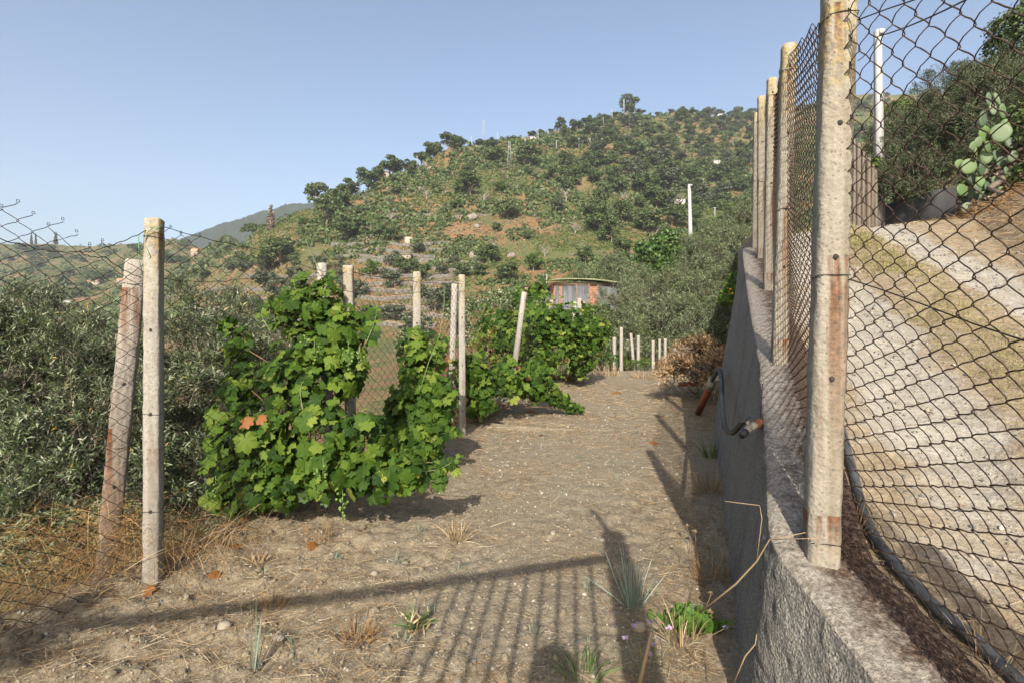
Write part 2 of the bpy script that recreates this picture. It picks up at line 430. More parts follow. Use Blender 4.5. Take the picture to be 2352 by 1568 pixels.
# ------------------------------------------------------------------ road and bank
mr_, nt, b = new_mat('dirt_road'); v = coords(nt, 'World')
at = nt.nodes.new('ShaderNodeAttribute'); at.attribute_name = 'tread'
n1 = noise(nt, v, 2.2, 5, .6); n2 = noise(nt, v, 14, 6, .7); n3 = noise(nt, v, 60, 4, .7)
stone = ramp(nt, n2, [(.3, (.20, .185, .155)), (.55, (.33, .315, .275)), (.75, (.44, .425, .38))])
dryg = ramp(nt, n2, [(.3, (.12, .09, .05)), (.5, (.215, .165, .10)), (.72, (.34, .27, .17))])
c = mixc(nt, ramp(nt, math_(nt, 'ADD', at.outputs['Fac'], math_(nt, 'MULTIPLY', math_(nt, 'SUBTRACT', n1, .5), 1.6)), [(.35, 0), (.65, 1)]), dryg, stone)
c = mixc(nt, .3, c, ramp(nt, n3, [(.3, (.12, .09, .06)), (.7, (.5, .42, .31))]))
setc(nt, b, c); b.inputs['Roughness'].default_value = 1
bump(nt, b, math_(nt, 'ADD', n2, math_(nt, 'MULTIPLY', n3, .5)), .8, .03)
ys = np.concatenate([np.linspace(-2.5, .6, 12), np.geomspace(.7, 30, 330)])
tt = np.concatenate([np.linspace(.2, 3.2, 150), np.linspace(3.25, 12, 90)])
T, Y = np.meshgrid(tt, ys); X = wall_x(Y)+T
Z = road_z(X, Y)+.012*fbm(X*8, Y*8, 71, 4)
Z[:, 0] -= np.where(Y[:, 0] > 6.6, 2.2, .3)
g = MB(); g.grid(np.stack([X, Y, Z], -1))
ro = g.build('road', mr_, smooth=True); tag(ro, kind='structure')
tr = ((np.exp(-((T-.8)/.42)**2)+np.exp(-((T-2.15)/.3)**2)*.9)*np.clip((Y-1.3)/1.5, .12, 1)).ravel()
a = ro.data.attributes.new('tread', 'FLOAT', 'POINT'); a.data.foreach_set('value', tr.astype(np.float32))
# ================================================================== retaining wall on the right
def wall_mat():
    m, nt, b = new_mat('rough_cast_concrete'); v = coords(nt, 'World')
    n1 = noise(nt, v, 2.2, 5, .6); n2 = noise(nt, v, 38, 6, .75); n3 = noise(nt, v, 110, 4, .7)
    c = ramp(nt, n1, [(.3, (.36, .335, .29)), (.7, (.50, .47, .41))])
    n4 = voro(nt, v, 95)
    c = mixc(nt, .6, c, ramp(nt, n3, [(.34, (.05, .046, .04)), (.48, (.40, .375, .33)), (.62, (.80, .76, .68))]))
    pit = ramp(nt, n2, [(.30, 1), (.40, 0)]); c = mixc(nt, math_(nt, 'MULTIPLY', pit, .8), c, (.05, .05, .05))
    dr = noise(nt, coords(nt, 'World', (3, 3, .35)), 2.0, 4)
    c = mixc(nt, math_(nt, 'MULTIPLY', ramp(nt, dr, [(.5, 0), (.65, 1)]), .35), c, (.10, .095, .09))
    setc(nt, b, c); b.inputs['Roughness'].default_value = .95
    h = math_(nt, 'ADD', math_(nt, 'MULTIPLY', n2, 1.5), math_(nt, 'ADD', n3, math_(nt, 'MULTIPLY', n4, .9)))
    bump(nt, b, h, 1.0, .06); return m
def cap_mat():
    m, nt, b = new_mat('rust_and_shade_coping'); v = coords(nt, 'World')
    n1 = noise(nt, v, 3, 5, .6); n2 = noise(nt, v, 60, 5, .75); n3 = noise(nt, v, 14, 5, .65)
    c = ramp(nt, n2, [(.3, (.15, .125, .10)), (.48, (.33, .29, .235)), (.64, (.55, .50, .43))])
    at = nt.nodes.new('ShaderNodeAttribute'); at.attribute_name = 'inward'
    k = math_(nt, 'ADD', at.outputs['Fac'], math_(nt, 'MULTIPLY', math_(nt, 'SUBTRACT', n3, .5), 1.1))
    c = mixc(nt, ramp(nt, k, [(.27, 0), (.64, 1)]), c, ramp(nt, n2, [(.36, (.04, .025, .018)), (.52, (.11, .066, .043)), (.66, (.29, .21, .15))]))  # dark inner side: rust stain plus shade, both put into the colour
    setc(nt, b, c); b.inputs['Roughness'].default_value = .9
    bump(nt, b, math_(nt, 'ADD', n2, n3), 1.0, .03); return m
CAPW = .30
wy = np.concatenate([np.linspace(-2.2, 1.0, 14), np.concatenate([np.linspace(1.02, 3.3, 330), np.linspace(3.32, 7.1, 190)])])
wx = wall_x(wy); wxs = np.interp(wy, np.arange(-3, 8, .02), np.convolve(np.pad(wall_x(np.arange(-3, 8, .02)), 5, 'edge'), np.ones(11)/11, 'valid'))
tz = cap_z(wxs, wy)
tg = np.gradient(np.stack([wxs, wy], -1), axis=0); tg /= np.linalg.norm(tg, axis=1, keepdims=True)
nL = np.stack([-tg[:, 1], tg[:, 0]], -1)          # towards the field
wall = thing('retaining_wall', (wxs[100], wy[100], 0), 'rough grey battered concrete retaining wall holding up the lane on the right', 'wall')
nv = 110
rows = []
for i in range(len(wy)):
    h = max(tz[i], .02)+.35
    t = np.linspace(0, 1, nv)
    q = t*h
    off = .004+.16*q*(1-.15*t)
    # gentle hollows and ribs of the hand-made face
    off = off+.02*fbm(np.full(nv, wy[i]*1.2), q*1.5, 81, 3)*np.minimum(q/.15, 1)+.005*fbm(np.full(nv, wy[i]*12), q*12, 85, 2)*np.minimum(q/.05, 1)+.003*fbm(np.full(nv, wy[i]*36), q*36, 88, 1)*np.minimum(q/.03, 1)
    p = np.stack([wxs[i]+nL[i, 0]*off, wy[i]+nL[i, 1]*off, tz[i]-q-.008], -1); rows.append(p)
rows = np.array(rows)
g = MB(); g.grid(rows[:, ::-1])
# the far end of the wall
e = rows[-1]; back = e.copy(); back[:, 0] = wxs[-1]+CAPW; back[:, 1] = wy[-1]-.1
g.grid(np.stack([e, back], 1))
g.build('wall_face', wall_mat(), wall, smooth=True)
nc = 26; cr = []
iw = []
for i in range(len(wy)):
    t = np.linspace(0, 1, nc); w = CAPW*t
    zc = tz[i]-.02*np.exp(-t/.04)+.006*fbm(np.full(nc, wy[i]*20), t*8, 91, 3)
    ed = .01*fbm(np.array([wy[i]*9]), np.array([0.5]), 93, 3)*np.exp(-t/.08)
    cr.append(np.stack([wxs[i]-nL[i, 0]*(w-.004+ed), wy[i]-nL[i, 1]*(w-.004+ed), zc], -1)); iw.append(t)
cr = np.array(cr)
skirt = cr[:, -1:].copy(); skirt[..., 2] -= .5
g = MB(); g.grid(np.concatenate([cr, skirt], 1)); 
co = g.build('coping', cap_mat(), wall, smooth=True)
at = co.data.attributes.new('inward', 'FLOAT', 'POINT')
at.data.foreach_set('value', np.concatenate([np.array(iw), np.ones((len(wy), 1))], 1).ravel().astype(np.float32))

# ================================================================== concrete posts
def post_geo(mb, base, top, w, rz=0, cham=.22, seed=0, mi=0, below=.25, wob=.0025, taper=.96):
    r = random.Random(seed); base = np.array(base, float); top = np.array(top, float)
    ax = (top-base); L = np.linalg.norm(ax); ax /= L
    x = np.array([math.cos(rz), math.sin(rz), 0]); x -= ax*np.dot(x, ax); x /= np.linalg.norm(x); y = np.cross(ax, x)
    h = w/2; c = h*(1-cham*2)
    sec = [(-c, -h), (c, -h), (h, -c), (h, c), (c, h), (-c, h), (-h, c), (-h, -c)]
    sec2 = []
    for i in range(8):
        a, b_ = np.array(sec[i]), np.array(sec[(i+1) % 8]); sec2 += [a, (a+b_)/2]
    n = max(6, int((L+below)/.05)); rings = []
    for k in range(n+1):
        z = -below+(L+below)*k/n; s = 1+(taper-1)*max(0, z)/L
        q = []
        for a in sec2:
            j = np.array([r.uniform(-1, 1), r.uniform(-1, 1)])*wob
            q.append(base+ax*z+x*(a[0]*s+j[0])+y*(a[1]*s+j[1]))
        rings.append(q)
    tp = [base+ax*(L+.004*r.random())+(p-(base+ax*L))*.82 for p in np.array(rings[-1])]
    rings.append([np.array(p)+ax*.008 for p in tp])
    mb.loft(rings, mi)
def hole_geo(mb, base, top, f, w, rz, r=.008):
    base = np.array(base, float); top = np.array(top, float); ax = top-base; L = np.linalg.norm(ax); ax /= L
    x = np.array([math.cos(rz), math.sin(rz), 0]); y = np.cross(ax, x); c = base+ax*L*f-y*(w/2-.0015)
    ring = [c+x*math.cos(a)*r*random.uniform(.8, 1.2)+ax*math.sin(a)*r*1.15 for a in np.arange(9)*2*math.pi/9]
    rim = [p-y*.0035 for p in ring]; base_ = [c+(p-c)*1.25+y*.004 for p in ring]
    mb.loft([base_, rim], 0, cap=True)
def tie_geo(mb, base, top, f, w, rz, r=.0016, tail=.08):
    base = np.array(base, float); top = np.array(top, float); ax = top-base; L = np.linalg.norm(ax); ax /= L
    x = np.array([math.cos(rz), math.sin(rz), 0]); y = np.cross(ax, x); c = base+ax*L*f
    h = w/2+.003; pts = []
    for a, b_ in [(-1, -1), (0, -1.02), (1, -1), (1.02, 0), (1, 1), (0, 1.02), (-1, 1), (-1.02, 0), (-1, -1)]:
        q = .88 if abs(a) == 1 and abs(b_) == 1 else 1
        pts.append(c+x*a*h*q+y*b_*h*q+ax*random.uniform(-.006, .006))
    mb.tube(pts, r, 5)
M_HOLE = flat_mat('post_hole_shadow', (.04, .035, .03), 1, .2)  # dark discs on the post faces, shade of the holes put into the colour
M_WIRE = flat_mat('rusty_wire', (.055, .035, .025), .65, .5, 30, 0, metal=.3)
M_WIREDK = flat_mat('dark_wire', (.03, .026, .024), .6, .4, 30, 0, metal=.3)
M_GREENWIRE = flat_mat('green_plastic_wire', (.10, .22, .12), .5, .2, 30, 0)
M_POSTR = concrete_mat('right_post_concrete', (.275, .25, .20), .95, True, 1.95, [(1.0, .75), (1.84, .35), (.14, .14)], 75, .85)
M_POSTL = concrete_mat('left_post_concrete', (.28, .26, .225), .8, True, 2.06, [(1.95, .2), (.8, .12)], 85, .6)
M_POSTLEAN = concrete_mat('cracked_post_concrete', (.29, .262, .225), 1.0, False, 2, [(1.72, .45), (.9, .9)], 85, .6)
M_POSTV = concrete_mat('vine_post_concrete', (.33, .305, .27), .6, False, 2, [(1.9, .15)], 80, .5)

def post_part(parent, name, base, top, w, rz, mat, holes=(), ties=(), seed=0, label=None, cham=.22, below=.25):
    g = MB(); post_geo(g, base, top, w, rz, cham, seed, below=below)
    o = g.build(name, mat, None, origin=base)
    if parent is not None:
        o.parent = parent; o.location = Vector([float(c) for c in base])-parent.location
    if label: o['label'] = label
    def sub(gg, nm, m):
        s = gg.build(nm, m, None, origin=base); s.parent = o; s.location = (0, 0, 0)
    if holes:
        for f in holes: gg = MB(); hole_geo(gg, base, top, f, w, rz); sub(gg, 'dark_hole_disc', M_HOLE)
    for f in ties:
        gg = MB(); tie_geo(gg, base, top, f, w, rz); sub(gg, 'wire_tie', M_WIREDK)
    return o

# ------------------------------------------------------------------ chain-link mesh
def chainlink(mb, path, ztop, zbot, pitch, half, r, depth=.004, seed=0, sag=None, skip=None, mi=0):
    """path(s)->(x,y,nx,ny); wires run up the mesh as flattened spirals hooked into each other"""
    rg = np.random.default_rng(seed)
    L = path.L; n = int(L/pitch); sub = 4
    vs = []; fs = []; off = 0
    for i in range(n):
        s0 = (i+.5)*pitch
        b, t = float(zbot(s0)), ztop(s0)
        m = int((t-b)/half) if half else int(math.log(1+(t-b)/1.591)/.0132)
        if m < 2: continue
        j = np.arange(m*sub+1)/sub
        ph = j-np.floor(j); k = np.floor(j).astype(int)
        up = (k+i) % 2 == 0
        ez = .5-.5*np.cos(ph*math.pi); ez = .35*ez+.65*ph
        ds = np.where(up, ez, 1-ez)-.5
        s = s0+ds*pitch*1.10+.004*np.sin(j*.7+i*1.3)
        dep = np.where(up, 1, -1)*np.sin(ph*math.pi)*depth
        h = (j*half if half else 1.591*(np.exp(.0132*j)-1))+rg.normal(0, .0012, len(j))
        x, y, nx, ny = path(s)
        z = zbot(s)+h+(sag(s, h) if sag is not None else 0)
        bul = .012*np.sin(s*3.1+1)*np.sin(h*2.2)
        p = np.stack([x+nx*(dep+bul), y+ny*(dep+bul), z], -1)
        tg = np.gradient(p, axis=0); tg /= np.linalg.norm(tg, axis=1, keepdims=True)
        N = np.stack([nx, ny, 0*nx], -1); B = np.cross(tg, N); B /= np.linalg.norm(B, axis=1, keepdims=True); N = np.cross(B, tg)
        ring = np.stack([p+N*r, p+B*r, p-N*r, p-B*r], 1)
        K = len(p); q = np.arange(K-1)[:, None]*4
        f = np.stack([np.stack([q[:, 0]+a, q[:, 0]+(a+1) % 4, q[:, 0]+4+(a+1) % 4, q[:, 0]+4+a], -1) for a in range(4)], 1).reshape(-1, 4)
        vs.append(ring.reshape(-1, 3)); fs.append(f+off); off += K*4
        # curled wire end at the top
    mb.add(np.concatenate(vs), np.concatenate(fs), mi)
class Path:
    def __init__(s, pts):
        s.p = np.array(pts, float); seg = np.linalg.norm(np.diff(s.p, axis=0), axis=1)
        s.c = np.concatenate([[0], np.cumsum(seg)]); s.L = s.c[-1]
    def __call__(s, q):
        q = np.asarray(q, float)
        x = np.interp(q, s.c, s.p[:, 0]); y = np.interp(q, s.c, s.p[:, 1])
        x2 = np.interp(q+.03, s.c, s.p[:, 0]); y2 = np.interp(q+.03, s.c, s.p[:, 1]); x1 = np.interp(q-.03, s.c, s.p[:, 0]); y1 = np.interp(q-.03, s.c, s.p[:, 1])
        tx, ty = x2-x1, y2-y1; l = np.hypot(tx, ty)+1e-9
        return x, y, ty/l, -tx/l

# ---- right fence on the wall
RP = [((1.165, -.30, 0), (1.20, -.30, 0)),   # behind the viewer
      (P(1885, 1275, 1.74), P(1929, -86, 1.74)),
      (P(1790, 832, 3.28), P(1812, 108, 3.28)),
      (P(1765, 664, 4.93), P(1773, 183, 4.93)),
      (P(1748, 600, 6.35), P(1748.5, 224, 6.35)),
      (P(1735, 560, 7.0), P(1738, 262, 7.0))]
RP[0] = (np.array([1.165, -.30, .05]), np.array([1.20, -.30, 2.0]))
# the next posts stand out of sight behind the first ones
rf = thing('chain_link_fence', (1.10, 1.74, .67), 'tall rusty chain-link fence with concrete posts standing on the grey wall by the lane', 'fence')
for i, (a, t) in enumerate(RP):
    a = np.array(a); t = np.array(t)
    w = [.1, .098, .088, .086, .084, .082][i]
    post_part(rf, 'post', a, t, w, R(-13), M_POSTR, holes=(.30, .48+.02*(i % 2), .72, .93) if i else (), ties=(.03, .47, .9) if i == 1 else (.48, .92), seed=20+i, below=.12, cham=.15)
pr = [(1.19, -.35), (1.115, 1.0)]
for (a, t) in RP[1:]: pr.append((a[0]+.062, a[1]+.02))
pr.append((pr[-1][0]+.3, pr[-1][1]+.7))
RPATH = Path(pr)
def r_ground(s):
    x, y, _, _ = RPATH(s); return cap_z(x, y)-.02
rtop = lambda s: float(r_ground(s))+1.96+.05*math.sin(s*2.1)
rbot = lambda s: r_ground(s)
g = MB(); chainlink(g, RPATH, rtop, rbot, .044, None, .0020, .008, 3, sag=lambda s, h: .01*np.sin(s*4+h*2))
g.build('wire_mesh', M_WIRE, rf)
def tension(mb, pts, sag=.02, r=.002, n=14):
    for a, b_ in zip(pts[:-1], pts[1:]):
        t = np.linspace(0, 1, n)[:, None]; p = np.array(a)*(1-t)+np.array(b_)*t
        p[:, 2] -= sag*4*(t*(1-t))[:, 0]; p[:, 2] += .003*np.sin(t[:, 0]*23)
        mb.tube(p, r, 5)
for f in (.47, .90):
    g = MB(); pts = []
    for (a, t) in RP:
        q = np.array(a)*(1-f)+np.array(t)*f; pts.append(q+np.array([.045, .0, 0]))
    tension(g, pts, .015, .0022); g.build('tension_wire', M_WIREDK, rf)

# ---- left fence at the edge of the field
LP = [(P(352, 1372, 2.76), P(354, 507, 2.76), .078, R(13)),
      (np.array([-1.28, 4.1, -.05]), P(800, 613, 4.1), .080, R(8)),
      (np.array([-.965, 5.2, -.05]), P(957, 627, 5.2), .080, R(14)),
      (np.array([-.63, 6.5, -.05]), P(1060, 633, 6.5), .082, R(12))]
lf = thing('chain_link_fence', (-1.93, 2.76, 0), 'sagging rusty chain-link fence with torn top edge along the left edge of the field', 'fence')
for i, (a, t, w, rz) in enumerate(LP):
    post_part(lf, 'post', a, t, w, rz, M_POSTL, holes=(.2, .47, .75) if i else (.235, .49, .71), ties=(.235, .49, .955) if i == 0 else (.9,), seed=40+i, cham=.10)
LPATH = Path([(-3.1, .6), (-2.2, 2.25), (-1.965, 2.80), (-1.33, 4.16), (-1.0, 5.26), (-.66, 6.56), (-.1, 8.2), (.5, 10.0)])
def ltop(s):
    x, y, _, _ = LPATH(s)
    if y < 2.8: z = np.interp(y, [0, 1.9, 2.25, 2.45, 2.62, 2.80], [2.0, 2.02, 1.99, 1.92, 1.88, 1.90])+.03*math.sin(s*31)
    else: z = np.interp(y, [2.8, 2.95, 3.4, 4.1, 5.2, 6.5, 8, 10], [2.0, 1.96, 1.93, 1.85, 1.92, 1.98, 1.75, 1.6])+.012*math.sin(s*40)
    return float(z)
lbot = lambda s: -.15+.05*np.sin(s*2)
g = MB(); chainlink(g, LPATH, ltop, lbot, .056, .042, .0016, .004, 5, sag=lambda s, h: .02*np.sin(s*5+h*3)+.012*np.sin(s*11-h*4))
# curled wire ends along the torn top
for i in range(int(LPATH.L/.056)):
    s = (i+.5)*.056; x, y, nx, ny = [float(q) for q in LPATH(s)]; z = ltop(s)
    if y < 1.6 or y > 7: continue
    m = int((z-lbot(s))/.042); hm = m*.042; z = lbot(s)+hm+.02*math.sin(s*5+hm*3)+.012*math.sin(s*11-hm*4); bl_ = .012*math.sin(s*3.1+1)*math.sin(hm*2.2); x += nx*bl_; y += ny*bl_
    up = (m+i) % 2 == 0
    tx, ty = -ny, nx
    o_ = (.5 if not up else -.5)*.056
    pts = [np.array([x+tx*(o_+q*.007*math.cos(a)), y+ty*(o_+q*.007*math.cos(a)), z+.008+.009*math.sin(a)*q]) for a, q in ((-1.6, .4), (-.3, 1), (.9, 1), (2.2, 1), (3.6, .8), (5, .5))]
    g.tube(pts, .0015, 4)
g.build('wire_mesh', M_WIREDK, lf)
wl = [P(-120, 500, 1.95), P(60, 565, 2.3), P(180, 578, 2.45), P(240, 590, 2.55), P(325, 638, 2.85)]
g = MB(); tension(g, wl, .012, .0022); g.build('tension_wire', M_WIREDK, lf)
wl = [P(180, 578, 2.45), P(230, 572, 2.52), P(345, 525, 2.74), P(372, 521, 2.80), P(600, 575, 3.4), P(745, 625, 3.95), P(800, 625, 4.08), P(957, 647, 5.15), P(1060, 652, 6.45), P(1180, 690, 8.5)]
g = MB(); tension(g, wl, .008, .0022); g.build('tension_wire', M_WIREDK, lf)
wl = [P(372, 640, 2.84), P(560, 640, 3.4), P(800, 625, 4.1), P(957, 638, 5.2), P(1060, 644, 6.5)]
g = MB(); tension(g, wl, .02, .002); g.build('tension_wire', M_WIREDK, lf)
g = MB()
g.tube([P(355, 520, 2.70), P(338, 535, 2.71), P(333, 560, 2.72), P(346, 590, 2.72), P(336, 610, 2.73)], .0022, 5)
g.tube([P(318, 540, 2.78), P(320, 600, 2.79), P(330, 640, 2.78)], .0022, 5)
g.tube([P(345, 522, 2.70), P(360, 526, 2.69), P(374, 518, 2.72)], .0025, 5)
g.build('green_wire', M_GREENWIRE, lf)

# ---- leaning post behind the straight one
lb, lt = P(243, 1330, 3.05), P(313, 601, 3.05)
lp = post_part(None, 'leaning_post', lb, lt, .108, R(33), M_POSTLEAN, holes=(.3, .62), ties=(.42, .93), seed=61, cham=.12, below=.3)
tag(lp, 'thick leaning concrete post with rust streaks, propped behind the straight post at left', 'post')
# ---- posts of the vine rows
vp = [('slim upright concrete post with rusty tip in the middle of the vines', P(1034, 992, 7.15), P(1044, 653, 7.15), .085, 'post'),
      ('pale concrete post tilted to the right above the second vine clump', P(1172, 915, 9.9), P(1204, 672, 9.9), .105, 'post'),
      ('short white post end tilted right, poking out of leaves below the shed', P(1255, 800, 12.2), P(1267, 690, 12.2), .10, 'post'),
      ('white weathered post of a close pair in front of the shed, left one', P(1316, 850, 13), P(1320, 694, 13), .105, 'post'),
      ('grey weathered post of a close pair in front of the shed, right one', P(1326, 850, 13.6), P(1331, 686, 13.6), .125, 'post'),
      ('brownish stub of a post rising out of the tallest vine top', P(760, 1090, 4.3), P(739, 608, 4.3), .085, 'post')]
for i, (lab, a, t, w, cat) in enumerate(vp):
    o = post_part(None, 'vine_post', a, t, w, R(10+3*i), M_POSTV, holes=(.35, .55, .8), ties=(.45,) if i == 0 else (), seed=70+i, below=.3)
    tag(o, lab, cat, 'posts among the vines')
fp = [(1411, 852, 775, 18.0, 'cracked dark post with wire netting around it, leftmost of the far posts', .13),
      (1427, 853, 752, 17.4, 'tallest pale post of the far row past the field', .11),
      (1442, 850, 780, 20.5, 'dark brown post half hidden in shade behind the far row', .15),
      (1456, 840, 766, 18.4, 'thin far post leaning to the left', .10),
      (1466, 838, 771, 18.6, 'stout pale far post right of the leaning one', .12),
      (1500, 852, 782, 17.0, 'far post with yellow lichen top standing alone', .10),
      (1515, 846, 779, 18.5, 'thin white far post beside the dry branch heap', .09),
      (1528, 846, 778, 17.2, 'far post nearest the dry branch heap', .10)]
for i, (px, yb, yt, d, lab, w) in enumerate(fp):
    dx = {3: -7}.get(i, 0)
    o = post_part(None, 'far_post', P(px, yb+6, d), P(px+dx, yt, d), w, R(8), M_POSTV, holes=(.6,), seed=90+i)
    tag(o, lab, 'post', 'posts at the far end of the field')
# ================================================================== trees of the hillside
M_BARK = flat_mat('grey_bark', (.16, .125, .09), .95, .35, 6, .6)
M_DEADWOOD = flat_mat('bleached_dead_wood', (.30, .26, .23), .95, .25, 6, .4)
M_OAK = leaf_mat('oak_leaves', [(0, (.042, .068, .022)), (.45, (.072, .106, .034)), (.8, (.105, .142, .048)), (1, (.145, .175, .062))], .25, .55, tint=(1.2, 1.2, .5))
M_OLFAR = leaf_mat('far_olive_leaves', [(0, (.048, .064, .034)), (.5, (.08, .10, .055)), (1, (.13, .15, .09))], .2, .55, tint=(1.1, 1.1, .6))
M_PINE = leaf_mat('pine_leaves', [(0, (.02, .042, .018)), (.6, (.04, .066, .026)), (1, (.07, .09, .035))], .15, .6)
M_BRIGHT = leaf_mat('bright_leaves', [(0, (.05, .10, .015)), (.5, (.085, .15, .025)), (1, (.14, .2, .05))], .35, .5)
M_SCRUBDRY = leaf_mat('dry_twigs', [(0, (.11, .08, .055)), (.6, (.19, .15, .11)), (1, (.27, .22, .17))], .1, .9)
M_BRAMBLE = leaf_mat('bramble_leaves', [(0, (.06, .095, .018)), (.5, (.092, .14, .03)), (1, (.135, .175, .048))], .3, .55)

QV = np.array([[0, 0, 0], [.5, .35, .12], [.1, 1, 0], [-.5, .6, .10], [-.3, .15, .05]]); QF = np.array([[0, 1, 2, 3], [0, 3, 4, 4]])
QF = np.array([[0, 1, 2], [0, 2, 3], [0, 3, 4]])
LV = np.array([[0, 0, 0], [.5, .45, .06], [0, 1, -.04], [-.5, .45, .06]]); LF = np.array([[0, 1, 2], [0, 2, 3]])
def crown_lobes(r, W_, H_, n, z0):
    out = []
    for k in range(n):
        a = r.uniform(0, 6.28); q = math.sqrt(r.random())*.62
        z = r.uniform(0, 1)**1.2
        w = W_/2*(1-.35*z)
        out.append((np.array([math.cos(a)*q*w*1.15, math.sin(a)*q*w*1.15, z0+(H_-z0)*(.18+.66*z)]), np.array([1, 1, .85])*r.uniform(.22, .38)*W_*.62))
    return out
def crown_mesh(mb, lobes, n, leaf, rg, flat=.5, mi=0, tv=QV, tf=QF, asp=1.0):
    vol = np.array([np.prod(l[1])**(2/3) for l in lobes]); vol /= vol.sum()
    idx = rg.choice(len(lobes), n, p=vol)
    C_ = np.array([l[0] for l in lobes])[idx]; S_ = np.array([l[1] for l in lobes])[idx]
    u = unit(n, rg); u[:, 2] = np.where(u[:, 2] < -.5, -u[:, 2], u[:, 2])
    rad = rg.uniform(.70, 1.06, n)**.8
    lump = .82+.22*vnoise(u[:, 0]*2.5+idx*7.1, u[:, 1]*2.5+u[:, 2]*3, 5)
    pos = C_+u*S_*(rad*lump)[:, None]
    nrm = u*.8+unit(n, rg)*.75+np.array([0, 0, .25])
    y = np.cross(nrm, unit(n, rg)); 
    rot = frames(y, nrm)
    sc = leaf*rg.uniform(.55, 1.35, n)
    v, f = scatter(tv*np.array([asp, 1, 1]), tf, pos, rot, sc)
    mb.add(v, f, mi)
def limb(mb, a, b, r0, r1, wob=.08, n=6, sides=6, rg=random):
    a = np.array(a, float); b = np.array(b, float); L = np.linalg.norm(b-a); t = np.linspace(0, 1, n)
    p = a+(b-a)*t[:, None]
    for k in range(1, n-1): p[k] += np.array([rg.uniform(-1, 1), rg.uniform(-1, 1), rg.uniform(-.4, .4)])*wob*L
    mb.tube(p, r0+(r1-r0)*t, sides)
    return p
def make_far_tree(name, H_, W_, kind, seed, leafmat, n=900, leaf=.55, label='', cat='tree', group=None):
    r = random.Random(seed); rg = np.random.default_rng(seed)
    root = thing(name, (0, 0, 0), label, cat, group)
    z0 = H_*(.10 if kind != 'pine' else .05)
    if kind == 'pine': lobes = [(np.array([r.uniform(-.1, .1), r.uniform(-.1, .1), H_*(.15+.8*k/8)]), np.array([1, 1, 1.3])*W_*.5*(1-.8*k/8)*.8) for k in range(9)]
    else: lobes = crown_lobes(r, W_, H_, r.randint(9, 13), z0)
    g = MB(); crown_mesh(g, lobes, n, leaf, rg); g.build('crown', leafmat, root)
    g = MB()
    p = limb(g, (0, 0, -.8), (r.uniform(-.2, .2), r.uniform(-.2, .2), H_*.5), H_*.035, H_*.018, .05, rg=r)
    for l in lobes[:5]: limb(g, p[3], l[0], H_*.016, H_*.006, .08, rg=r)
    g.build('trunk', M_BARK, root)
    return root
def make_dead_tree(name, H_, seed, label, group=None):
    r = random.Random(seed); root = thing(name, (0, 0, 0), label, 'dead tree', group)
    g = MB(); p = limb(g, (0, 0, -.5), (r.uniform(-.4, .4), 0, H_*.55), H_*.03, H_*.018, .06, rg=r); g.build('trunk', M_DEADWOOD, root)
    g = MB()
    for k in range(11):
        q = p[r.randint(2, 5)]; a = r.uniform(0, 6.28); l = H_*r.uniform(.3, .55)
        e = q+np.array([math.cos(a)*l*.6, math.sin(a)*l*.6, l*r.uniform(.4, .9)])
        bb = limb(g, q, e, H_*.012, H_*.004, .1, 5, 4, rg=r)
        for m in range(4):
            a = r.uniform(0, 6.28); l2 = l*.4; q2 = bb[r.randint(2, 4)]
            limb(g, q2, q2+np.array([math.cos(a)*l2*.6, math.sin(a)*l2*.6, l2*r.uniform(.1, .8)]), H_*.006, H_*.002, .1, 4, 3, rg=r)
    g.build('branches', M_DEADWOOD, root)
    return root

OAKS = [make_far_tree('oak_tree', 5.5, 6.2, 'oak', 100+k, M_OAK, 1900, .36) for k in range(6)]
OLS = [make_far_tree('olive_tree', 3.6, 4.4, 'oak', 130+k, M_OLFAR, 1300, .27) for k in range(4)]
BRT = [make_far_tree('leafy_tree', 4.5, 4.6, 'oak', 150+k, M_BRIGHT, 1400, .30) for k in range(2)]
PINES = [make_far_tree('cypress_tree', 9, 2.6, 'pine', 160+k, M_PINE, 800, .5) for k in range(2)]
DEAD = [make_dead_tree('dead_tree', 5, 170+k, '') for k in range(3)]
USED = set()
BASEH = {}
for l, h in ((OAKS, 5.5), (OLS, 3.6), (BRT, 4.5), (PINES, 9), (DEAD, 5)):
    for o in l: BASEH[o.name] = h
TREES = []
def plant(src, px, py, hpx, label, group, wx=1.0, sink=.3):
    q = hit(px, py)
    h = hpx/F*q[1]
    if src.name in USED: o = copy_tree(src)
    else: o = src; USED.add(src.name)
    s = h/BASEH[src.name]
    o.location = (q[0], q[1], q[2]-sink*s); o.scale = (s*wx, s*wx, s); o.rotation_euler = (0, 0, random.uniform(0, 6.28))
    o['label'] = label; 
    if group: o['group'] = group
    elif 'group' in o: del o['group']
    TREES.append((q, h)); return o
rc = random.choice
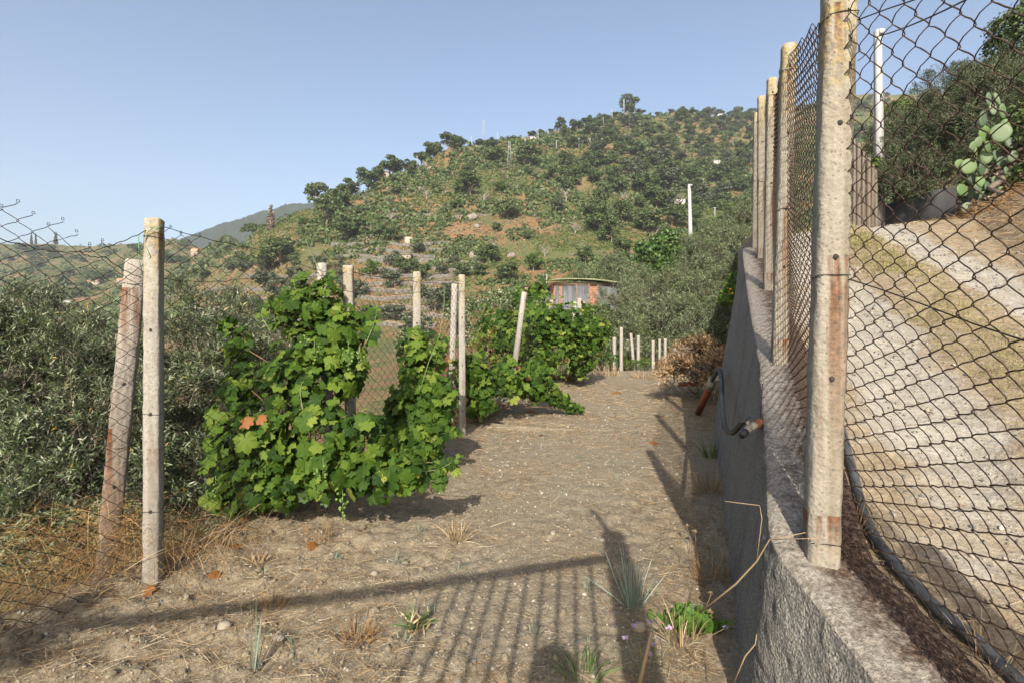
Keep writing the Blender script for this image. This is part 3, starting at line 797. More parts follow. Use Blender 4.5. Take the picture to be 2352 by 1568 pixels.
# trees of the skyline and other outstanding ones: (x, y of the foot, height) on the photo
sky_trees = [(728, 470, 52, 1.05, 'large dark round tree standing alone at the left end of the main ridge'),
 (800, 448, 40, 1.1, 'broad tree with pale bare limbs on the ridge, right of the large round tree'),
 (782, 482, 48, 1.0, 'dense dark tree just below the ridge by the broad pale limbed one'),
 (752, 522, 66, 1.0, 'tall dark bushy tree under the large round ridge tree'),
 (798, 552, 64, 1.1, 'dark bushy tree low on the left spur, above the terraces'),
 (845, 440, 44, 1.0, 'dark ridge tree just left of the ridge house'),
 (868, 418, 34, 1.0, 'smaller dark ridge tree leaning against the ridge house'),
 (900, 402, 40, 1.2, 'dark tree on the ridge in front of the grey ridge house'),
 (940, 385, 26, 1.3, 'low tree by the open shelter on the ridge'),
 (968, 358, 32, 1.3, 'flat topped tree on the ridge above the open shelter'),
 (1000, 345, 34, 1.3, 'flat topped ridge tree, second above the open shelter'),
 (1030, 338, 30, 1.3, 'flat topped ridge tree, third above the open shelter'),
 (1052, 345, 28, 1.1, 'round tree at the top edge of the bare orange slope'),
 (1078, 402, 30, .9, 'single small dark tree on the bare orange slope'),
 (1128, 345, 24, 1.2, 'wide bush like tree at the right side of the bare orange slope'),
 (1080, 452, 50, 1.1, 'dark spreading tree in the green middle of the slope'),
 (1140, 375, 38, 1.2, 'dark tree left of the tallest lattice pylon'),
 (1215, 385, 42, 1.2, 'dark tree with bare stems right of the tallest lattice pylon'),
 (1270, 418, 30, 1.1, 'small tree on the pale terraced patch right of the pylon'),
 (1168, 505, 46, 1.0, 'dark tree above the big split boulder'),
 (1120, 608, 44, 1.1, 'dark tree right of the round water tank'),
 (645, 615, 55, 1.3, 'very broad green tree low on the left spur'),
 (580, 520, 30, 1.1, 'small dark tree left of the grey dead pine'),
 (1445, 262, 34, 1.1, 'tall pale green tree on the summit of the hill'),
 (1698, 242, 18, 1.2, 'round lone tree on the far right skyline'),
 (1385, 268, 16, 2.0, 'flat dark tree group left of the summit on the skyline'),
 (1350, 284, 22, 1.2, 'round dark tree on the skyline where the slope steepens'),
 (1290, 300, 24, 1.0, 'small pointed tree by the skyline pylons'),
 (1365, 500, 48, 1.0, 'dark tree with pale trunk in the orange clearing'),
 (1430, 510, 44, 1.0, 'slim dark tree standing in the orange clearing'),
 (1405, 560, 60, .8, 'upright tree with a thin pale trunk below the white farmhouse'),
 (1375, 535, 62, .9, 'tall dark tree at the lower edge of the orange clearing'),
 (1490, 535, 50, 1.2, 'row of dark tree left part under the white farmhouse'),
 (1545, 520, 44, 1.3, 'dark tree directly under the white farmhouse'),
]
for i, (x, y, h, w, lab) in enumerate(sky_trees):
    src = OAKS[i % 6]
    plant(src, x, y, h*1.25, lab, None, w*1.08)
plant(PINES[0], 72, 560, 30, 'thin dark cypress on the far left skyline, first of two', None, .8)
plant(PINES[1], 82, 560, 26, 'thin dark cypress on the far left skyline, second of two', None, .8)
plant(PINES[0], 128, 562, 30, 'broader conifer on the far left skyline right of the two cypresses', None, 1.3)
plant(PINES[1], 1735, 243, 14, 'tiny cypress on the right skyline beside the fence post', None, .8)
# grey dead pine on the left spur
q = hit(622, 528); dp = make_far_tree('dead_pine', 7, 3.2, 'pine', 177, M_SCRUBDRY, 900, .45, 'grey dead pine standing on the low left spur of the hill', 'dead tree')
s = 60/F*q[1]/7; dp.location = (q[0], q[1], q[2]-.3); dp.scale = (s, s, s)
for i, (x, y, h) in enumerate([(1505, 555, 40), (1300, 465, 40), (1345, 590, 44), (1205, 385, 34), (900, 510, 34), (980, 460, 40), (1110, 470, 38), (1250, 590, 34), (1430, 470, 40), (1490, 575, 40), (720, 600, 36), (1320, 540, 42), (1135, 580, 40), (840, 470, 28)]):
    plant(DEAD[i % 3], x, y, h, 'bare bleached dead tree on the hillside', 'bare dead trees on the hillside', 1.2)
# woods of the slope, by area
def region(n, x0, x1, y0, y1, srcs, h0, h1, label, group, wx=(.85, 1.55), ok=None, mind=.55):
    got = 0; tries = 0
    while got < n and tries < n*40:
        tries += 1
        x = random.uniform(x0, x1); y = random.uniform(y0, y1)
        if ok and not ok(x, y): continue
        q = hit(x, y)
        if abs(HY-F*(q[2]-CAMZ)/q[1]-y) > 6: continue
        h = random.uniform(h0, h1)
        if any(np.hypot(q[0]-p[0], (q[1]-p[1])*.6) < (h+hh)*mind for p, hh in TREES): continue
        hp = h*F/q[1]
        plant(rc(srcs), x, y, hp, label, group, random.uniform(*wx)); got += 1
skyline = lambda x: np.interp(x, [0, 400, 560, 600, 700, 800, 900, 1050, 1200, 1320, 1440, 1560, 1740, 2000], [556, 546, 530, 518, 474, 446, 396, 326, 312, 288, 254, 256, 250, 214])
region(120, 1290, 1735, 262, 490, OAKS+OAKS+OLS[:2], 5.5, 10, 'dark green oak in the thick wood on the right part of the hill', 'oaks of the thick wood on the hill', mind=.42, ok=lambda x, y: y > skyline(x)+8 and y > 300-(x-1290)*.12)
region(24, 1330, 1730, 480, 620, OAKS+BRT[:1], 4.5, 7.5, 'dark green oak on the lower right slope below the white farmhouse', 'oaks of the lower right slope', ok=lambda x, y: True)
region(28, 560, 1300, 400, 650, OAKS+OLS[:2]+BRT, 2.8, 5.2, 'scattered dark tree on the open green slope left of the wood', 'scattered trees on the open slope', ok=lambda x, y: y > skyline(x)+22)
region(52, 420, 1060, 600, 790, OLS, 2.8, 5.0, 'grey green olive tree on the terraced grove at the foot of the hill', 'olive trees of the terraced grove', mind=.45)
region(34, -30, 470, 570, 690, OAKS, 5, 10, 'dark tree on the wooded ridge in the far left distance', 'trees of the far left ridge', wx=(1.1, 1.7), mind=.35)
region(16, 1960, 2120, 222, 330, OAKS, 5, 8, 'dark oak on the distant slope seen behind the lane fence', 'oaks behind the lane fence', mind=.4)
for x in np.linspace(1010, 1740, 26):
    y = skyline(x)+random.uniform(3, 9)
    plant(rc(OAKS), x+random.uniform(-8, 8), y, random.uniform(9, 20)*(1.1 if x < 1500 else .8), 'small dark tree along the skyline of the hill', 'small trees along the skyline', random.uniform(1.2, 2.0))

# ------------------------------------------------------------------ scrub, beyond counting
def scrub(name, n, mat, seed, size, leaf, per, mask, label=None, cat='scrub', x0=-60, x1=2120, y0=230, y1=800):
    rg = np.random.default_rng(seed); pts = []
    X = rg.uniform(x0, x1, n*3); Y = rg.uniform(y0, y1, n*3)
    # project in bulk
    U = np.geomspace(40, 700, 260)
    for a in range(0, len(X), 2000):
        x = X[a:a+2000]; y = Y[a:a+2000]
        Z = terrain_z(x[:, None]+0*U, U[None]+0*x[:, None]); yy = HY-F*(Z-CAMZ)/U
        okk = yy <= y[:, None]; k = okk.argmax(1); has = okk.any(1)
        d = U[k]; wx_ = (x-CX)/F*d
        keep = has & mask(wx_, d, x, y)
        d = d*rg.uniform(.99, 1.01, len(d))
        pts.append(np.stack([(x-CX)/F*d, d, terrain_z(x, d)], -1)[keep])
    p = np.concatenate(pts)[:n]; N = len(p)
    s = rg.uniform(size[0], size[1], N)*np.clip(p[:, 1]/160, .7, 1.8)
    c = np.repeat(p, per, 0); S = np.repeat(s, per)
    u = unit(len(c), rg); u[:, 2] = np.abs(u[:, 2])
    pos = c+u*S[:, None]*np.array([1, 1, .7])*rg.uniform(.5, 1, len(c))[:, None]
    nr = u+unit(len(c), rg)*.6; rot = frames(np.cross(nr, unit(len(c), rg)), nr)
    v, f = scatter(QV, QF, pos, rot, S*leaf*rg.uniform(.6, 1.3, len(c)))
    g = MB(); g.add(v, f); o = g.build(name, mat); tag(o, label, cat, kind='stuff'); return o
def m_green(wx, d, x, y):
    return (fbm(wx/26+3, d/26, 201, 3)+.35*(fbm(wx/7, d/7, 203, 2)) > -.03) & ~((x > 1020) & (x < 1110) & (y > 320) & (y < 395)) & ~((y > 600) & (x > 430) & (x < 1040))
def m_dry(wx, d, x, y): return fbm(wx/20, d/20, 211, 3) > .05
scrub('bramble_scrub', 56000, M_BRAMBLE, 301, (.2, .5), .9, 9, m_green, 'low bright green bramble and bracken carpeting the hillside')
scrub('dark_scrub', 9000, M_OAK, 302, (.5, 1.8), .55, 26, lambda wx, d, x, y: (fbm(wx/15, d/15, 221, 3) > -.08) & ~((y > 620) & (x > 430) & (x < 1040)), 'dark evergreen scrub dotted over the hillside')
scrub('dry_scrub', 4500, M_SCRUBDRY, 303, (.4, 1.0), .55, 16, m_dry, 'grey and brown dry scrub dotted over the hillside')
scrub('dry_grass', 9000, leaf_mat('hill_straw', [(0, (.17, .10, .045)), (.6, (.27, .17, .08)), (1, (.36, .26, .14))], .2, .9), 304, (.25, .6), .9, 8, lambda wx, d, x, y: fbm(wx/24+3, d/24, 201, 3) < .1, 'tawny dry grass in the open patches of the hillside', 'grass')

# ------------------------------------------------------------------ terrace walls, rocks, buildings, pylons of the hill
M_DRYSTONE = flat_mat('dry_stone', (.115, .105, .088), .95, .45, 2.2, .8, 'World')
M_EARTHFLAT = flat_mat('terrace_earth', (.33, .235, .145), 1, .25, .8, .3, 'World')
tw = [(760, 1040, 566), (800, 1030, 580), (770, 1000, 594), (560, 800, 640), (820, 1130, 605), (840, 1110, 622), (830, 1060, 640), (820, 1060, 656), (480, 700, 668), (810, 1060, 673), (520, 760, 692), (820, 1050, 690), (480, 720, 715), (830, 1040, 712), (850, 1030, 732), (860, 1000, 752), (560, 770, 740), (800, 1130, 498)]
for i, (x0, x1, y) in enumerate(tw):
    g = MB(); n = 26; fr = []
    for k in range(n):
        x = x0+(x1-x0)*k/(n-1)
        q = hit(x, y+2.5*math.sin(k*.5+i)); hgt = (.75 if i < 17 else .35)*q[1]/110
        hz = hgt*(1+.12*math.sin(k*1.7)+.1*random.uniform(-1, 1))
        fr.append([q+np.array([0, -.1, -.9]), q+np.array([0, 0, hz]), q+np.array([0, .5, hz]), q+np.array([0, 6.5, hz+.9]), q+np.array([0, 6.5, -1.5])])
    fr = np.array(fr); g.grid(fr[:, :3].transpose(1, 0, 2), 0); g.grid(fr[:, 2:].transpose(1, 0, 2), 1)
    f0 = fr[0]; f1 = fr[-1]; g.add(f0, [(4, 3, 2, 1, 0)]); g.add(f1, [(0, 1, 2, 3, 4)])
    o = g.build('terrace_wall', [M_DRYSTONE, M_EARTHFLAT], origin=fr[n//2][0])
    tag(o, 'low grey dry stone terrace wall across the olive grove' if i < 17 else 'long pale track edge wall crossing the slope above the terraces', 'wall', 'terrace walls of the olive grove' if i < 17 else None)
M_ROCK = flat_mat('pale_boulder', (.2, .17, .14), .95, .3, .8, .8, 'World')
def rock(px, py, w, label, seed, asp=.7):
    r = random.Random(seed); q = hit(px, py); s = w/F*q[1]/2
    g = MB()
    for k in range(3):
        off = np.array([r.uniform(-.7, .7), r.uniform(-.3, .3), r.uniform(0, .5)])*s if k else np.zeros(3)
        random.seed(seed+k); sc_ = s*(1 if k == 0 else r.uniform(.4, .65)); g.sphere(off+np.array([0, 0, sc_*.25]), (sc_, sc_*.8, sc_*asp), 9, 6, 0, .16)
    o = g.build('boulder', M_ROCK); o.location = [float(c) for c in q]
    o.rotation_euler = (0, R(r.uniform(-20, 20)), 0); tag(o, label, 'boulder')
rock(1085, 506, 34, 'large split boulder in the middle of the hillside', 1, .55)
rock(1095, 524, 16, 'round boulder just below the large split one', 2)
rock(1088, 594, 22, 'pale upright boulder low on the slope', 3, 1.1)
rock(967, 437, 12, 'small round boulder under the ridge trees', 4)
rock(978, 352+30, 18, 'pale rock slab by the open shelter', 5)
rock(990, 392, 14, 'pale pointed rock below the ridge trees', 6)
rock(1175, 592, 22, 'brown rock near the right foot of the open slope', 7)
rock(1245, 440, 14, 'small grey rock beside the orange gully', 8)
random.seed(99)
M_PLASTER = flat_mat('white_plaster', (.5, .47, .43), .9, .12, 1.2, .1)
M_BEIGE = flat_mat('beige_render', (.34, .29, .23), .9, .15, 1.2, .1)
M_TILE = flat_mat('old_roof_tiles', (.20, .16, .13), .9, .3, 2, .4)
M_ORANGE = flat_mat('orange_roof_tiles', (.52, .28, .16), .9, .15, 2, .3)
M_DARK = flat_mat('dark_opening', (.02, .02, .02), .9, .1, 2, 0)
M_STONE = flat_mat('rubble_stone', (.27, .23, .18), .95, .35, 2.5, .7)
def house(px, py, w, h, label, wall, roof, cat='house', depth=.7, rise=.25, ops=((-.25, .45, .14, .4), (.2, .45, .14, .4)), rz=0, name='farm_house', shed=False, chimney=False):
    q = hit(px, py); k = q[1]/F; w *= k; h *= k; dp = w*depth
    root = thing(name, q, label, cat, None, rz)
    g = MB(); g.box((0, 0, h/2-.6), (w, dp, h+1.2)); 
    g.build('wall', wall, root, world=False)
    rs = h*rise; o = .25
    g = MB()
    if shed: prof = [(-dp/2-o, h+.003), (dp/2+o, h+rs), (dp/2+o, h+rs+.15), (-dp/2-o, h+.153)]
    else: prof = [(-dp/2-o, h+.003), (0, h+rs), (dp/2+o, h+.003), (dp/2+o, h+.16), (0, h+rs+.16), (-dp/2-o, h+.16)]
    g.loft([[(-w/2-o, y, z) for y, z in prof], [(w/2+o, y, z) for y, z in prof]]); rf_ = g.build('roof', roof, root, world=False)
    if chimney:
        g = MB(); g.box((w*.3, 0, h+rs+.35), (.5, .5, .9)); g.build('chimney', wall, rf_, world=False)
    for (fx, fz, fw, fh) in ops:
        g = MB(); g.box((fx*w, -dp/2-.02, fz*h), (fw*w, .08, fh*h)); g.build('window' if fz > .42 else 'door', M_DARK, root, world=False)
    return root
house(1555, 469, 34, 9, 'long white farmhouse on the green terrace in the middle right of the hill', M_PLASTER, M_TILE, depth=.4, rise=.2, ops=((-.1, .55, .06, .35), (.1, .55, .06, .35), (.32, .45, .05, .6)), rz=R(-8), chimney=True)
house(1645, 378, 14, 7, 'small white house high on the wooded slope at right', M_PLASTER, M_PLASTER, rise=.1, ops=((.2, .5, .2, .4),))
house(1655, 249, 14, 6, 'white house on the skyline left of the lone round tree', M_PLASTER, M_TILE, ops=((-.2, .5, .12, .4), (.2, .5, .12, .4)))
house(1744, 240, 12, 5, 'pale house on the skyline next to the fence posts', M_BEIGE, M_TILE, ops=((-.2, .5, .12, .4),))
house(1224, 321, 14, 5, 'small white hut behind the vineyard on the hill top', M_PLASTER, M_BEIGE, rise=.1, ops=((.1, .4, .2, .6),))
house(932, 599, 24, 11, 'small stone hut with dark doorway on the terraces', M_STONE, M_STONE, rise=.12, ops=((-.22, .3, .18, .55), (.2, .55, .12, .3)), name='stone_hut', cat='hut', shed=True)
house(882, 388, 24, 13, 'grey house with a pitched roof rising over the trees of the left ridge', M_BEIGE, M_TILE, rise=.4, ops=((-.2, .6, .14, .3), (.2, .6, .14, .3)))
house(218, 656, 22, 7, 'low farmhouse with an orange tiled roof in the left valley', M_BEIGE, M_ORANGE, rise=.8, ops=((-.2, .5, .14, .4),))
house(135, 697, 54, 4, 'long low pale shed on the brown slope in the left valley', M_PLASTER, M_PLASTER, rise=.2, depth=.2, ops=(), shed=True, rz=R(12), name='long_shed', cat='shed')
house(448, 589, 14, 10, 'small house with a red gable roof left of the terraces', M_STONE, M_ORANGE, rise=.7, ops=((.1, .5, .2, .3),))
house(278, 650, 14, 5, 'tiny red roofed building beside the orange roofed farmhouse', M_STONE, M_ORANGE, rise=.6, ops=((.1, .5, .2, .3),))
house(330, 610, 30, 6, 'pale building on the road cut in the left valley', M_BEIGE, M_BEIGE, rise=.1, ops=((-.2, .5, .1, .4), (.2, .5, .1, .4)))
# open shelter on the ridge
q = hit(947, 386); k = q[1]/F; sh_ = thing('open_shelter', q, 'dark open sided shelter with flat roof among the ridge trees', 'shelter')
g = MB(); g.box((0, 0, 11*k), (36*k, 16*k, .3), 0, 0, R(4)); g.build('roof', M_DARK, sh_, world=False)
for sx in (-16, -5, 6, 16):
    g = MB(); g.box((sx*k, -6*k, 5*k-.5), (.3, .3, 11*k+1)); g.build('post', M_BARK, sh_, world=False)
g = MB(); g.box((0, 2*k, 2.5*k-.5), (32*k, .4, 5*k+1)); g.build('wall', M_STONE, sh_, world=False)
# round water tank
q = hit(939, 560); k = q[1]/F; r_ = 9.5*k; tk = thing('water_tank', q, 'round pale concrete water tank on the terraces', 'tank')
g = MB(); th = np.arange(28)*2*math.pi/28
ring = lambda rr, z: [(math.cos(a)*rr, math.sin(a)*rr, z) for a in th]
g.loft([ring(r_, -1), ring(r_, 13*k), ring(r_*.93, 13*k), ring(r_*.93, 11*k)]); g.build('tank_wall', M_BEIGE, tk, world=False)
g = MB(); g.loft([ring(r_*1.06, -1.2), ring(r_*1.06, 1*k)]); g.build('footing', M_STONE, tk, world=False)
# terrace vineyard near the top
scrub('hilltop_vines', 500, M_BRIGHT, 305, (.3, .5), .8, 10, lambda wx, d, x, y: np.abs((y*1.0) % 4-2) < 1.6, 'bright green vine rows on the hill top terrace', 'vines', 1160, 1290, 322, 336)
# lattice pylons
M_STEEL = flat_mat('galvanised_steel', (.42, .42, .42), .6, .1, 3, 0, metal=.2)
M_POLE = flat_mat('pale_concrete_pole', (.33, .33, .32), .8, .1, 2, .1)
def pylon(px, yb, yt, label, w=.16):
    q = hit(px, yb); H_ = (yb-yt)/F*q[1]; root = thing('lattice_pylon', q, label, 'pylon')
    b0 = H_*w/2; t0 = H_*.025; L_ = 8; rr = max(.035, q[1]*.00020)
    cor = lambda s: b0+(t0-b0)*s
    g = MB()
    for sx, sy in ((1, 1), (-1, 1), (-1, -1), (1, -1)):
        g.tube([(sx*b0, sy*b0, -1.0), (sx*t0, sy*t0, H_)], rr*1.3, 4)
    g.build('leg_frame', M_STEEL, root, world=False)
    g = MB()
    for k in range(L_):
        s0, s1 = k/L_, (k+1)/L_; c0, c1 = cor(s0), cor(s1)
        pts = [(1, 1), (-1, 1), (-1, -1), (1, -1)]
        for a in range(4):
            p, p2 = pts[a], pts[(a+1) % 4]
            A, B = ((p[0]*c0, p[1]*c0, s0*H_), (p2[0]*c1, p2[1]*c1, s1*H_)); g.tube([A, B], rr*.7, 3)
    g.build('bracing', M_STEEL, root, world=False)
    g = MB(); g.tube([(-H_*.07, 0, H_*.97), (H_*.07, 0, H_*.97)], rr, 4); g.tube([(-H_*.06, 0, H_*.89), (H_*.06, 0, H_*.89)], rr, 4); g.build('crossarm', M_STEEL, root, world=False)
    return root
pylon(1170, 390, 326, 'tallest lattice pylon standing on the orange slope of the hill')
pylon(1235, 330, 298, 'lattice pylon by the hilltop vineyard')
pylon(1290, 320, 294, 'small lattice pylon right of the vineyard')
pylon(1385, 296, 271, 'small lattice pylon on the slope just under the summit')
pylon(1405, 266, 242, 'thin lattice pylon on the skyline left of the summit tree')
pylon(1111, 322, 264, 'tall thin pale mast on the ridge skyline', .07)
pylon(1433, 258, 224, 'thin mast rising behind the summit tree', .08)
poles = [(958, 340, 311), (1022, 336, 311), (1083, 324, 300), (1142, 320, 296), (1206, 345, 320), (1278, 345, 322), (1330, 342, 318), (1355, 340, 319), (1383, 340, 318), (1426, 355, 331), (1551, 298, 281), (1616, 436, 412), (1598, 484, 455), (1642, 500, 478), (1700, 492, 470), (1640, 400, 384)]
for i, (x, yb, yt) in enumerate(poles):
    q = hit(x, yb); H_ = (yb-yt)/F*q[1]; root = thing('utility_pole', q, 'small pale concrete pole of the power line on the hill', 'pole', 'power line poles on the hill')
    g = MB(); g.tube([(0, 0, -1), (0, 0, H_)], [max(.17, q[1]*.0007), max(.12, q[1]*.0005)], 6); g.build('shaft', M_POLE, root, world=False)
    g = MB(); g.tube([(-.6, 0, H_*.96), (.6, 0, H_*.96)], .08, 4); g.build('crossarm', M_STEEL, root, world=False)
for l in (OAKS, OLS, BRT, PINES, DEAD):
    for o in l:
        if o.name not in USED:
            for ch in list(o.children): bpy.data.objects.remove(ch)
            bpy.data.objects.remove(o)
# ================================================================== olive trees
M_OLIVE = leaf_mat('olive_leaves', [(0, (.028, .047, .016)), (.3, (.056, .083, .029)), (.62, (.105, .14, .056)), (.86, (.19, .22, .12)), (.985, (.31, .33, .22)), (.99, (.36, .24, .03)), (1, (.3, .18, .03))], .22, .42, .5, tint=(1.2, 1.15, .5), back=(.16, .19, .12))
M_OLIVEMID = leaf_mat('olive_foliage', [(0, (.042, .07, .024)), (.35, (.078, .115, .045)), (.7, (.16, .20, .095)), (1, (.32, .35, .21))], .2, .5, .4, tint=(1.1, 1.1, .6))
M_OLIVEDARK = leaf_mat('dull_olive_foliage', [(0, (.022, .04, .013)), (.4, (.042, .07, .024)), (.75, (.085, .115, .05)), (1, (.17, .20, .11))], .15, .55, .3, tint=(1.1, 1.1, .6))  # darker copy of the olive foliage colours
M_LAUREL = leaf_mat('broad_green_leaves', [(0, (.03, .07, .014)), (.5, (.055, .11, .02)), (1, (.10, .16, .035))], .3, .45, .4)
M_CITRUS = leaf_mat('citrus_leaves', [(0, (.05, .10, .01)), (.5, (.09, .16, .02)), (1, (.17, .24, .04))], .35, .4, .4)
M_TWIG = flat_mat('olive_twig', (.15, .13, .10), .9, .3, 12, .2)

def olive_twigs(mb, mt, lobes, ntw, rg, leaf=.055, per=14, wid=.24, up=.45, thin=True, mi=0, length=(.16, .34), spray=24):
    vol = np.array([np.prod(l[1])**(2/3) for l in lobes]); vol /= vol.sum()
    idx = rg.choice(len(lobes), ntw, p=vol)
    C_ = np.array([l[0] for l in lobes])[idx]; S_ = np.array([l[1] for l in lobes])[idx]
    na = max(8, ntw//spray); ai = rg.integers(0, na, ntw)           # sprays: twigs gather round the ends of boughs
    aidx = rg.choice(len(lobes), na, p=vol); au = unit(na, rg); ar = rg.uniform(.6, 1.05, na)
    anch = np.array([l[0] for l in lobes])[aidx]+au*np.array([l[1] for l in lobes])[aidx]*ar[:, None]
    u = au[ai]+unit(ntw, rg)*.45; u /= np.linalg.norm(u, axis=1, keepdims=True)
    spread = np.array([l[1] for l in lobes]).mean()*.125
    base = anch[ai]+rg.normal(0, 1, (ntw, 3))*spread*np.array([1, 1, .8])
    d = u*.75+np.array([0, 0, up])+unit(ntw, rg)*.65; d /= np.linalg.norm(d, axis=1, keepdims=True)
    ln = rg.uniform(length[0], length[1], ntw)
    k = np.tile(np.arange(per), ntw); I = np.repeat(np.arange(ntw), per)
    t = (k//2+.6)/(per/2)
    D_ = d[I]; side = np.cross(D_, unit(ntw, rg)[I]); side /= np.linalg.norm(side, axis=1, keepdims=True)
    q = k//2 % 2
    s2 = np.cross(D_, side); side = np.where(q[:, None] == 0, side, s2)*np.where(k % 2 == 0, 1, -1)[:, None]
    bend = np.array([0, 0, -.22])*(t**2)[:, None]*ln[I][:, None]
    pos = base[I]+D_*(t*ln[I])[:, None]+bend
    ld = D_*.75+side*.85+unit(len(I), rg)*.25
    nr = np.cross(ld, np.cross(D_, ld))+unit(len(I), rg)*.7+np.array([0, 0, .5])
    rot = frames(ld, nr)
    sc = leaf*rg.uniform(.65, 1.3, len(I))
    v, f = scatter(LV*np.array([wid, 1, 1]), LF, pos, rot, sc); mb.add(v, f, mi)
    if mt is not None:
        # woody twigs
        a = base-d*(ln*.5)[:, None]; b_ = base+d*(ln*.9)[:, None]
        s_ = np.cross(d, unit(ntw, rg)); s_ /= np.linalg.norm(s_, axis=1, keepdims=True)
        w = .0022 if thin else .005
        vv = np.stack([a-s_*w, a+s_*w, b_+s_*w*.5, b_-s_*w*.5], 1).reshape(-1, 3)
        mt.add(vv, np.arange(ntw*4).reshape(-1, 4))
def make_olive(name, lobes, loc, label, ntw, leaf, per, mat, seed, wid=.24, limbs=7, up=.45, thin=True, trunk_r=.12, group=None, base_z=None, length=(.16, .34), cat='olive tree'):
    rg = np.random.default_rng(seed); r = random.Random(seed)
    root = thing(name, loc, label, cat, group); loc = np.array(loc, float)
    g = MB(); gt = MB()
    L = [(np.array(c)-loc, np.array(s)) for c, s in lobes]
    olive_twigs(g, gt, L, ntw, rg, leaf, per, wid, up, thin, length=length)
    g.build('crown', mat, root, world=False); gt.build('twigs', M_TWIG, root, world=False)
    g = MB(); top = np.mean([l[0] for l in L], axis=0)*.6
    p = limb(g, (0, 0, -.3), top, trunk_r, trunk_r*.6, .06, 7, 8, rg=r)
    for l in r.sample(L, min(limbs, len(L))): limb(g, p[r.randint(3, 6)], l[0]+l[1]*np.array([r.uniform(-.4, .4) for _ in range(3)]), trunk_r*.45, .008, .09, 7, 5, rg=r)
    g.build('trunk', M_BARK, root, world=False)
    return root
def blob(px, py, d, rx, ry, rd):               # a lobe of foliage: bearing, elevation, distance and size
    return (P(px, py, d), np.array([rx/F*d, rd, ry/F*d]))
near1 = [blob(-60, 900, 4.6, 170, 190, .8), blob(110, 890, 4.9, 150, 165, .8), blob(230, 960, 4.7, 150, 180, .7), blob(60, 1080, 4.2, 200, 190, .7), blob(200, 1150, 4.0, 140, 150, .5), blob(20, 1260, 3.7, 160, 150, .5),
         blob(60, 780, 5.2, 60, 85, .4), blob(190, 795, 5.2, 60, 75, .4), blob(85, 715, 5.0, 22, 50, .15), blob(165, 735, 5.1, 18, 45, .15), blob(20, 740, 4.9, 25, 45, .15), blob(250, 790, 5.3, 40, 60, .25), blob(-80, 1050, 4.2, 200, 220, .6)]
make_olive('olive_tree', near1, (-4.0, 4.9, -1.9), 'silvery olive tree behind the wire fence at the left edge of the picture', 4600, .058, 14, M_OLIVE, 401)
near2 = [blob(440, 880, 5.2, 130, 150, .8), blob(560, 860, 5.8, 120, 140, .7), blob(420, 1030, 4.8, 120, 170, .6), blob(540, 1050, 5.2, 120, 180, .6), blob(460, 1160, 4.5, 100, 120, .5), blob(330, 900, 5.4, 110, 150, .6), blob(640, 950, 5.6, 90, 150, .5), blob(450, 760, 5.6, 50, 70, .3), blob(470, 690, 5.6, 18, 45, .12), blob(415, 700, 5.5, 16, 50, .12), blob(540, 730, 5.7, 26, 40, .15), blob(350, 1100, 4.7, 90, 150, .4)]
make_olive('olive_tree', near2, (-3.1, 5.4, -1.9), 'grey green olive tree behind the fence, between the straight post and the big vine', 4000, .058, 14, M_OLIVE, 402)
# tall olive shoots that stick out above the crowns
for i, (x0, y0, x1, y1, d) in enumerate([(95, 830, 75, 700, 4.7), (170, 830, 160, 720, 4.8), (455, 790, 415, 650, 5.0), (470, 760, 500, 690, 5.1)]):
    pass
# young shrub with reddish twigs behind the fence
rg = np.random.default_rng(5); rr = random.Random(5)
sh = thing('red_twig_shrub', P(1040, 900, 7.7)*np.array([1, 1, 0]), 'bare shrub of reddish twigs between the fence posts behind the vines', 'shrub')
M_REDTWIG = leaf_mat('red_twigs', [(0, (.14, .035, .022)), (.6, (.26, .075, .045)), (1, (.32, .16, .10))], 0, .8)
g = MB()
for k in range(150):
    b0 = np.array([rr.uniform(-.3, .3), rr.uniform(-.3, .3), -.3]); a = rr.uniform(0, 6.28); l = rr.uniform(.7, 1.55)
    e = b0+np.array([math.cos(a)*.35, math.sin(a)*.3, l]); p = limb(g, b0, e, .005, .0018, .05, 5, 3, rg=rr)
    for m in range(3):
        q = p[rr.randint(2, 4)]; a = rr.uniform(0, 6.28); limb(g, q, q+np.array([math.cos(a)*.16, math.sin(a)*.16, rr.uniform(.05, .3)]), .003, .0012, .05, 3, 3, rg=rr)
g.build('twigs', M_REDTWIG, sh, world=False)
g = MB(); olive_twigs(g, None, [(np.array([.1, 0, .5]), np.array([.5, .4, .5]))], 260, rg, .05, 8, .34); g.build('leaves', M_OLIVE, sh, world=False)
# ---- olives and other trees beyond the end of the field
def midolive(lobes, loc, label, ntw, seed, leaf=.10, per=12, mat=M_OLIVEMID, wid=.26, name='olive_tree', cat='olive tree', **k):
    return make_olive(name, lobes, loc, label, ntw, leaf, per, mat, seed, wid, thin=False, trunk_r=.2, length=(.25, .55), cat=cat, **k)
midolive([blob(1470, 700, 22, 90, 60, 1.6), blob(1560, 690, 22, 100, 60, 1.6), blob(1620, 730, 21, 80, 80, 1.4), blob(1530, 770, 20.5, 120, 70, 1.4), blob(1450, 770, 21.5, 80, 60, 1.2), blob(1610, 800, 20, 90, 60, 1.2), blob(1440, 740, 22, 40, 45, 1.0), blob(1510, 820, 20.5, 120, 50, 1.1), blob(1660, 770, 20, 60, 80, 1)],
         (6.7, 22, -1.2), 'big round silvery olive tree past the end of the field, right of the shed', 6500, 411)
midolive([blob(1380, 640, 57, 70, 40, 2.8), blob(1460, 625, 56, 80, 42, 2.8), blob(1500, 650, 52, 60, 40, 2.6), blob(1420, 675, 55, 90, 40, 2.6), blob(1350, 650, 58, 40, 28, 2.4)],
         (12.0, 56, 2), 'pale olive tree standing behind the shed roof', 4200, 412, leaf=.2)
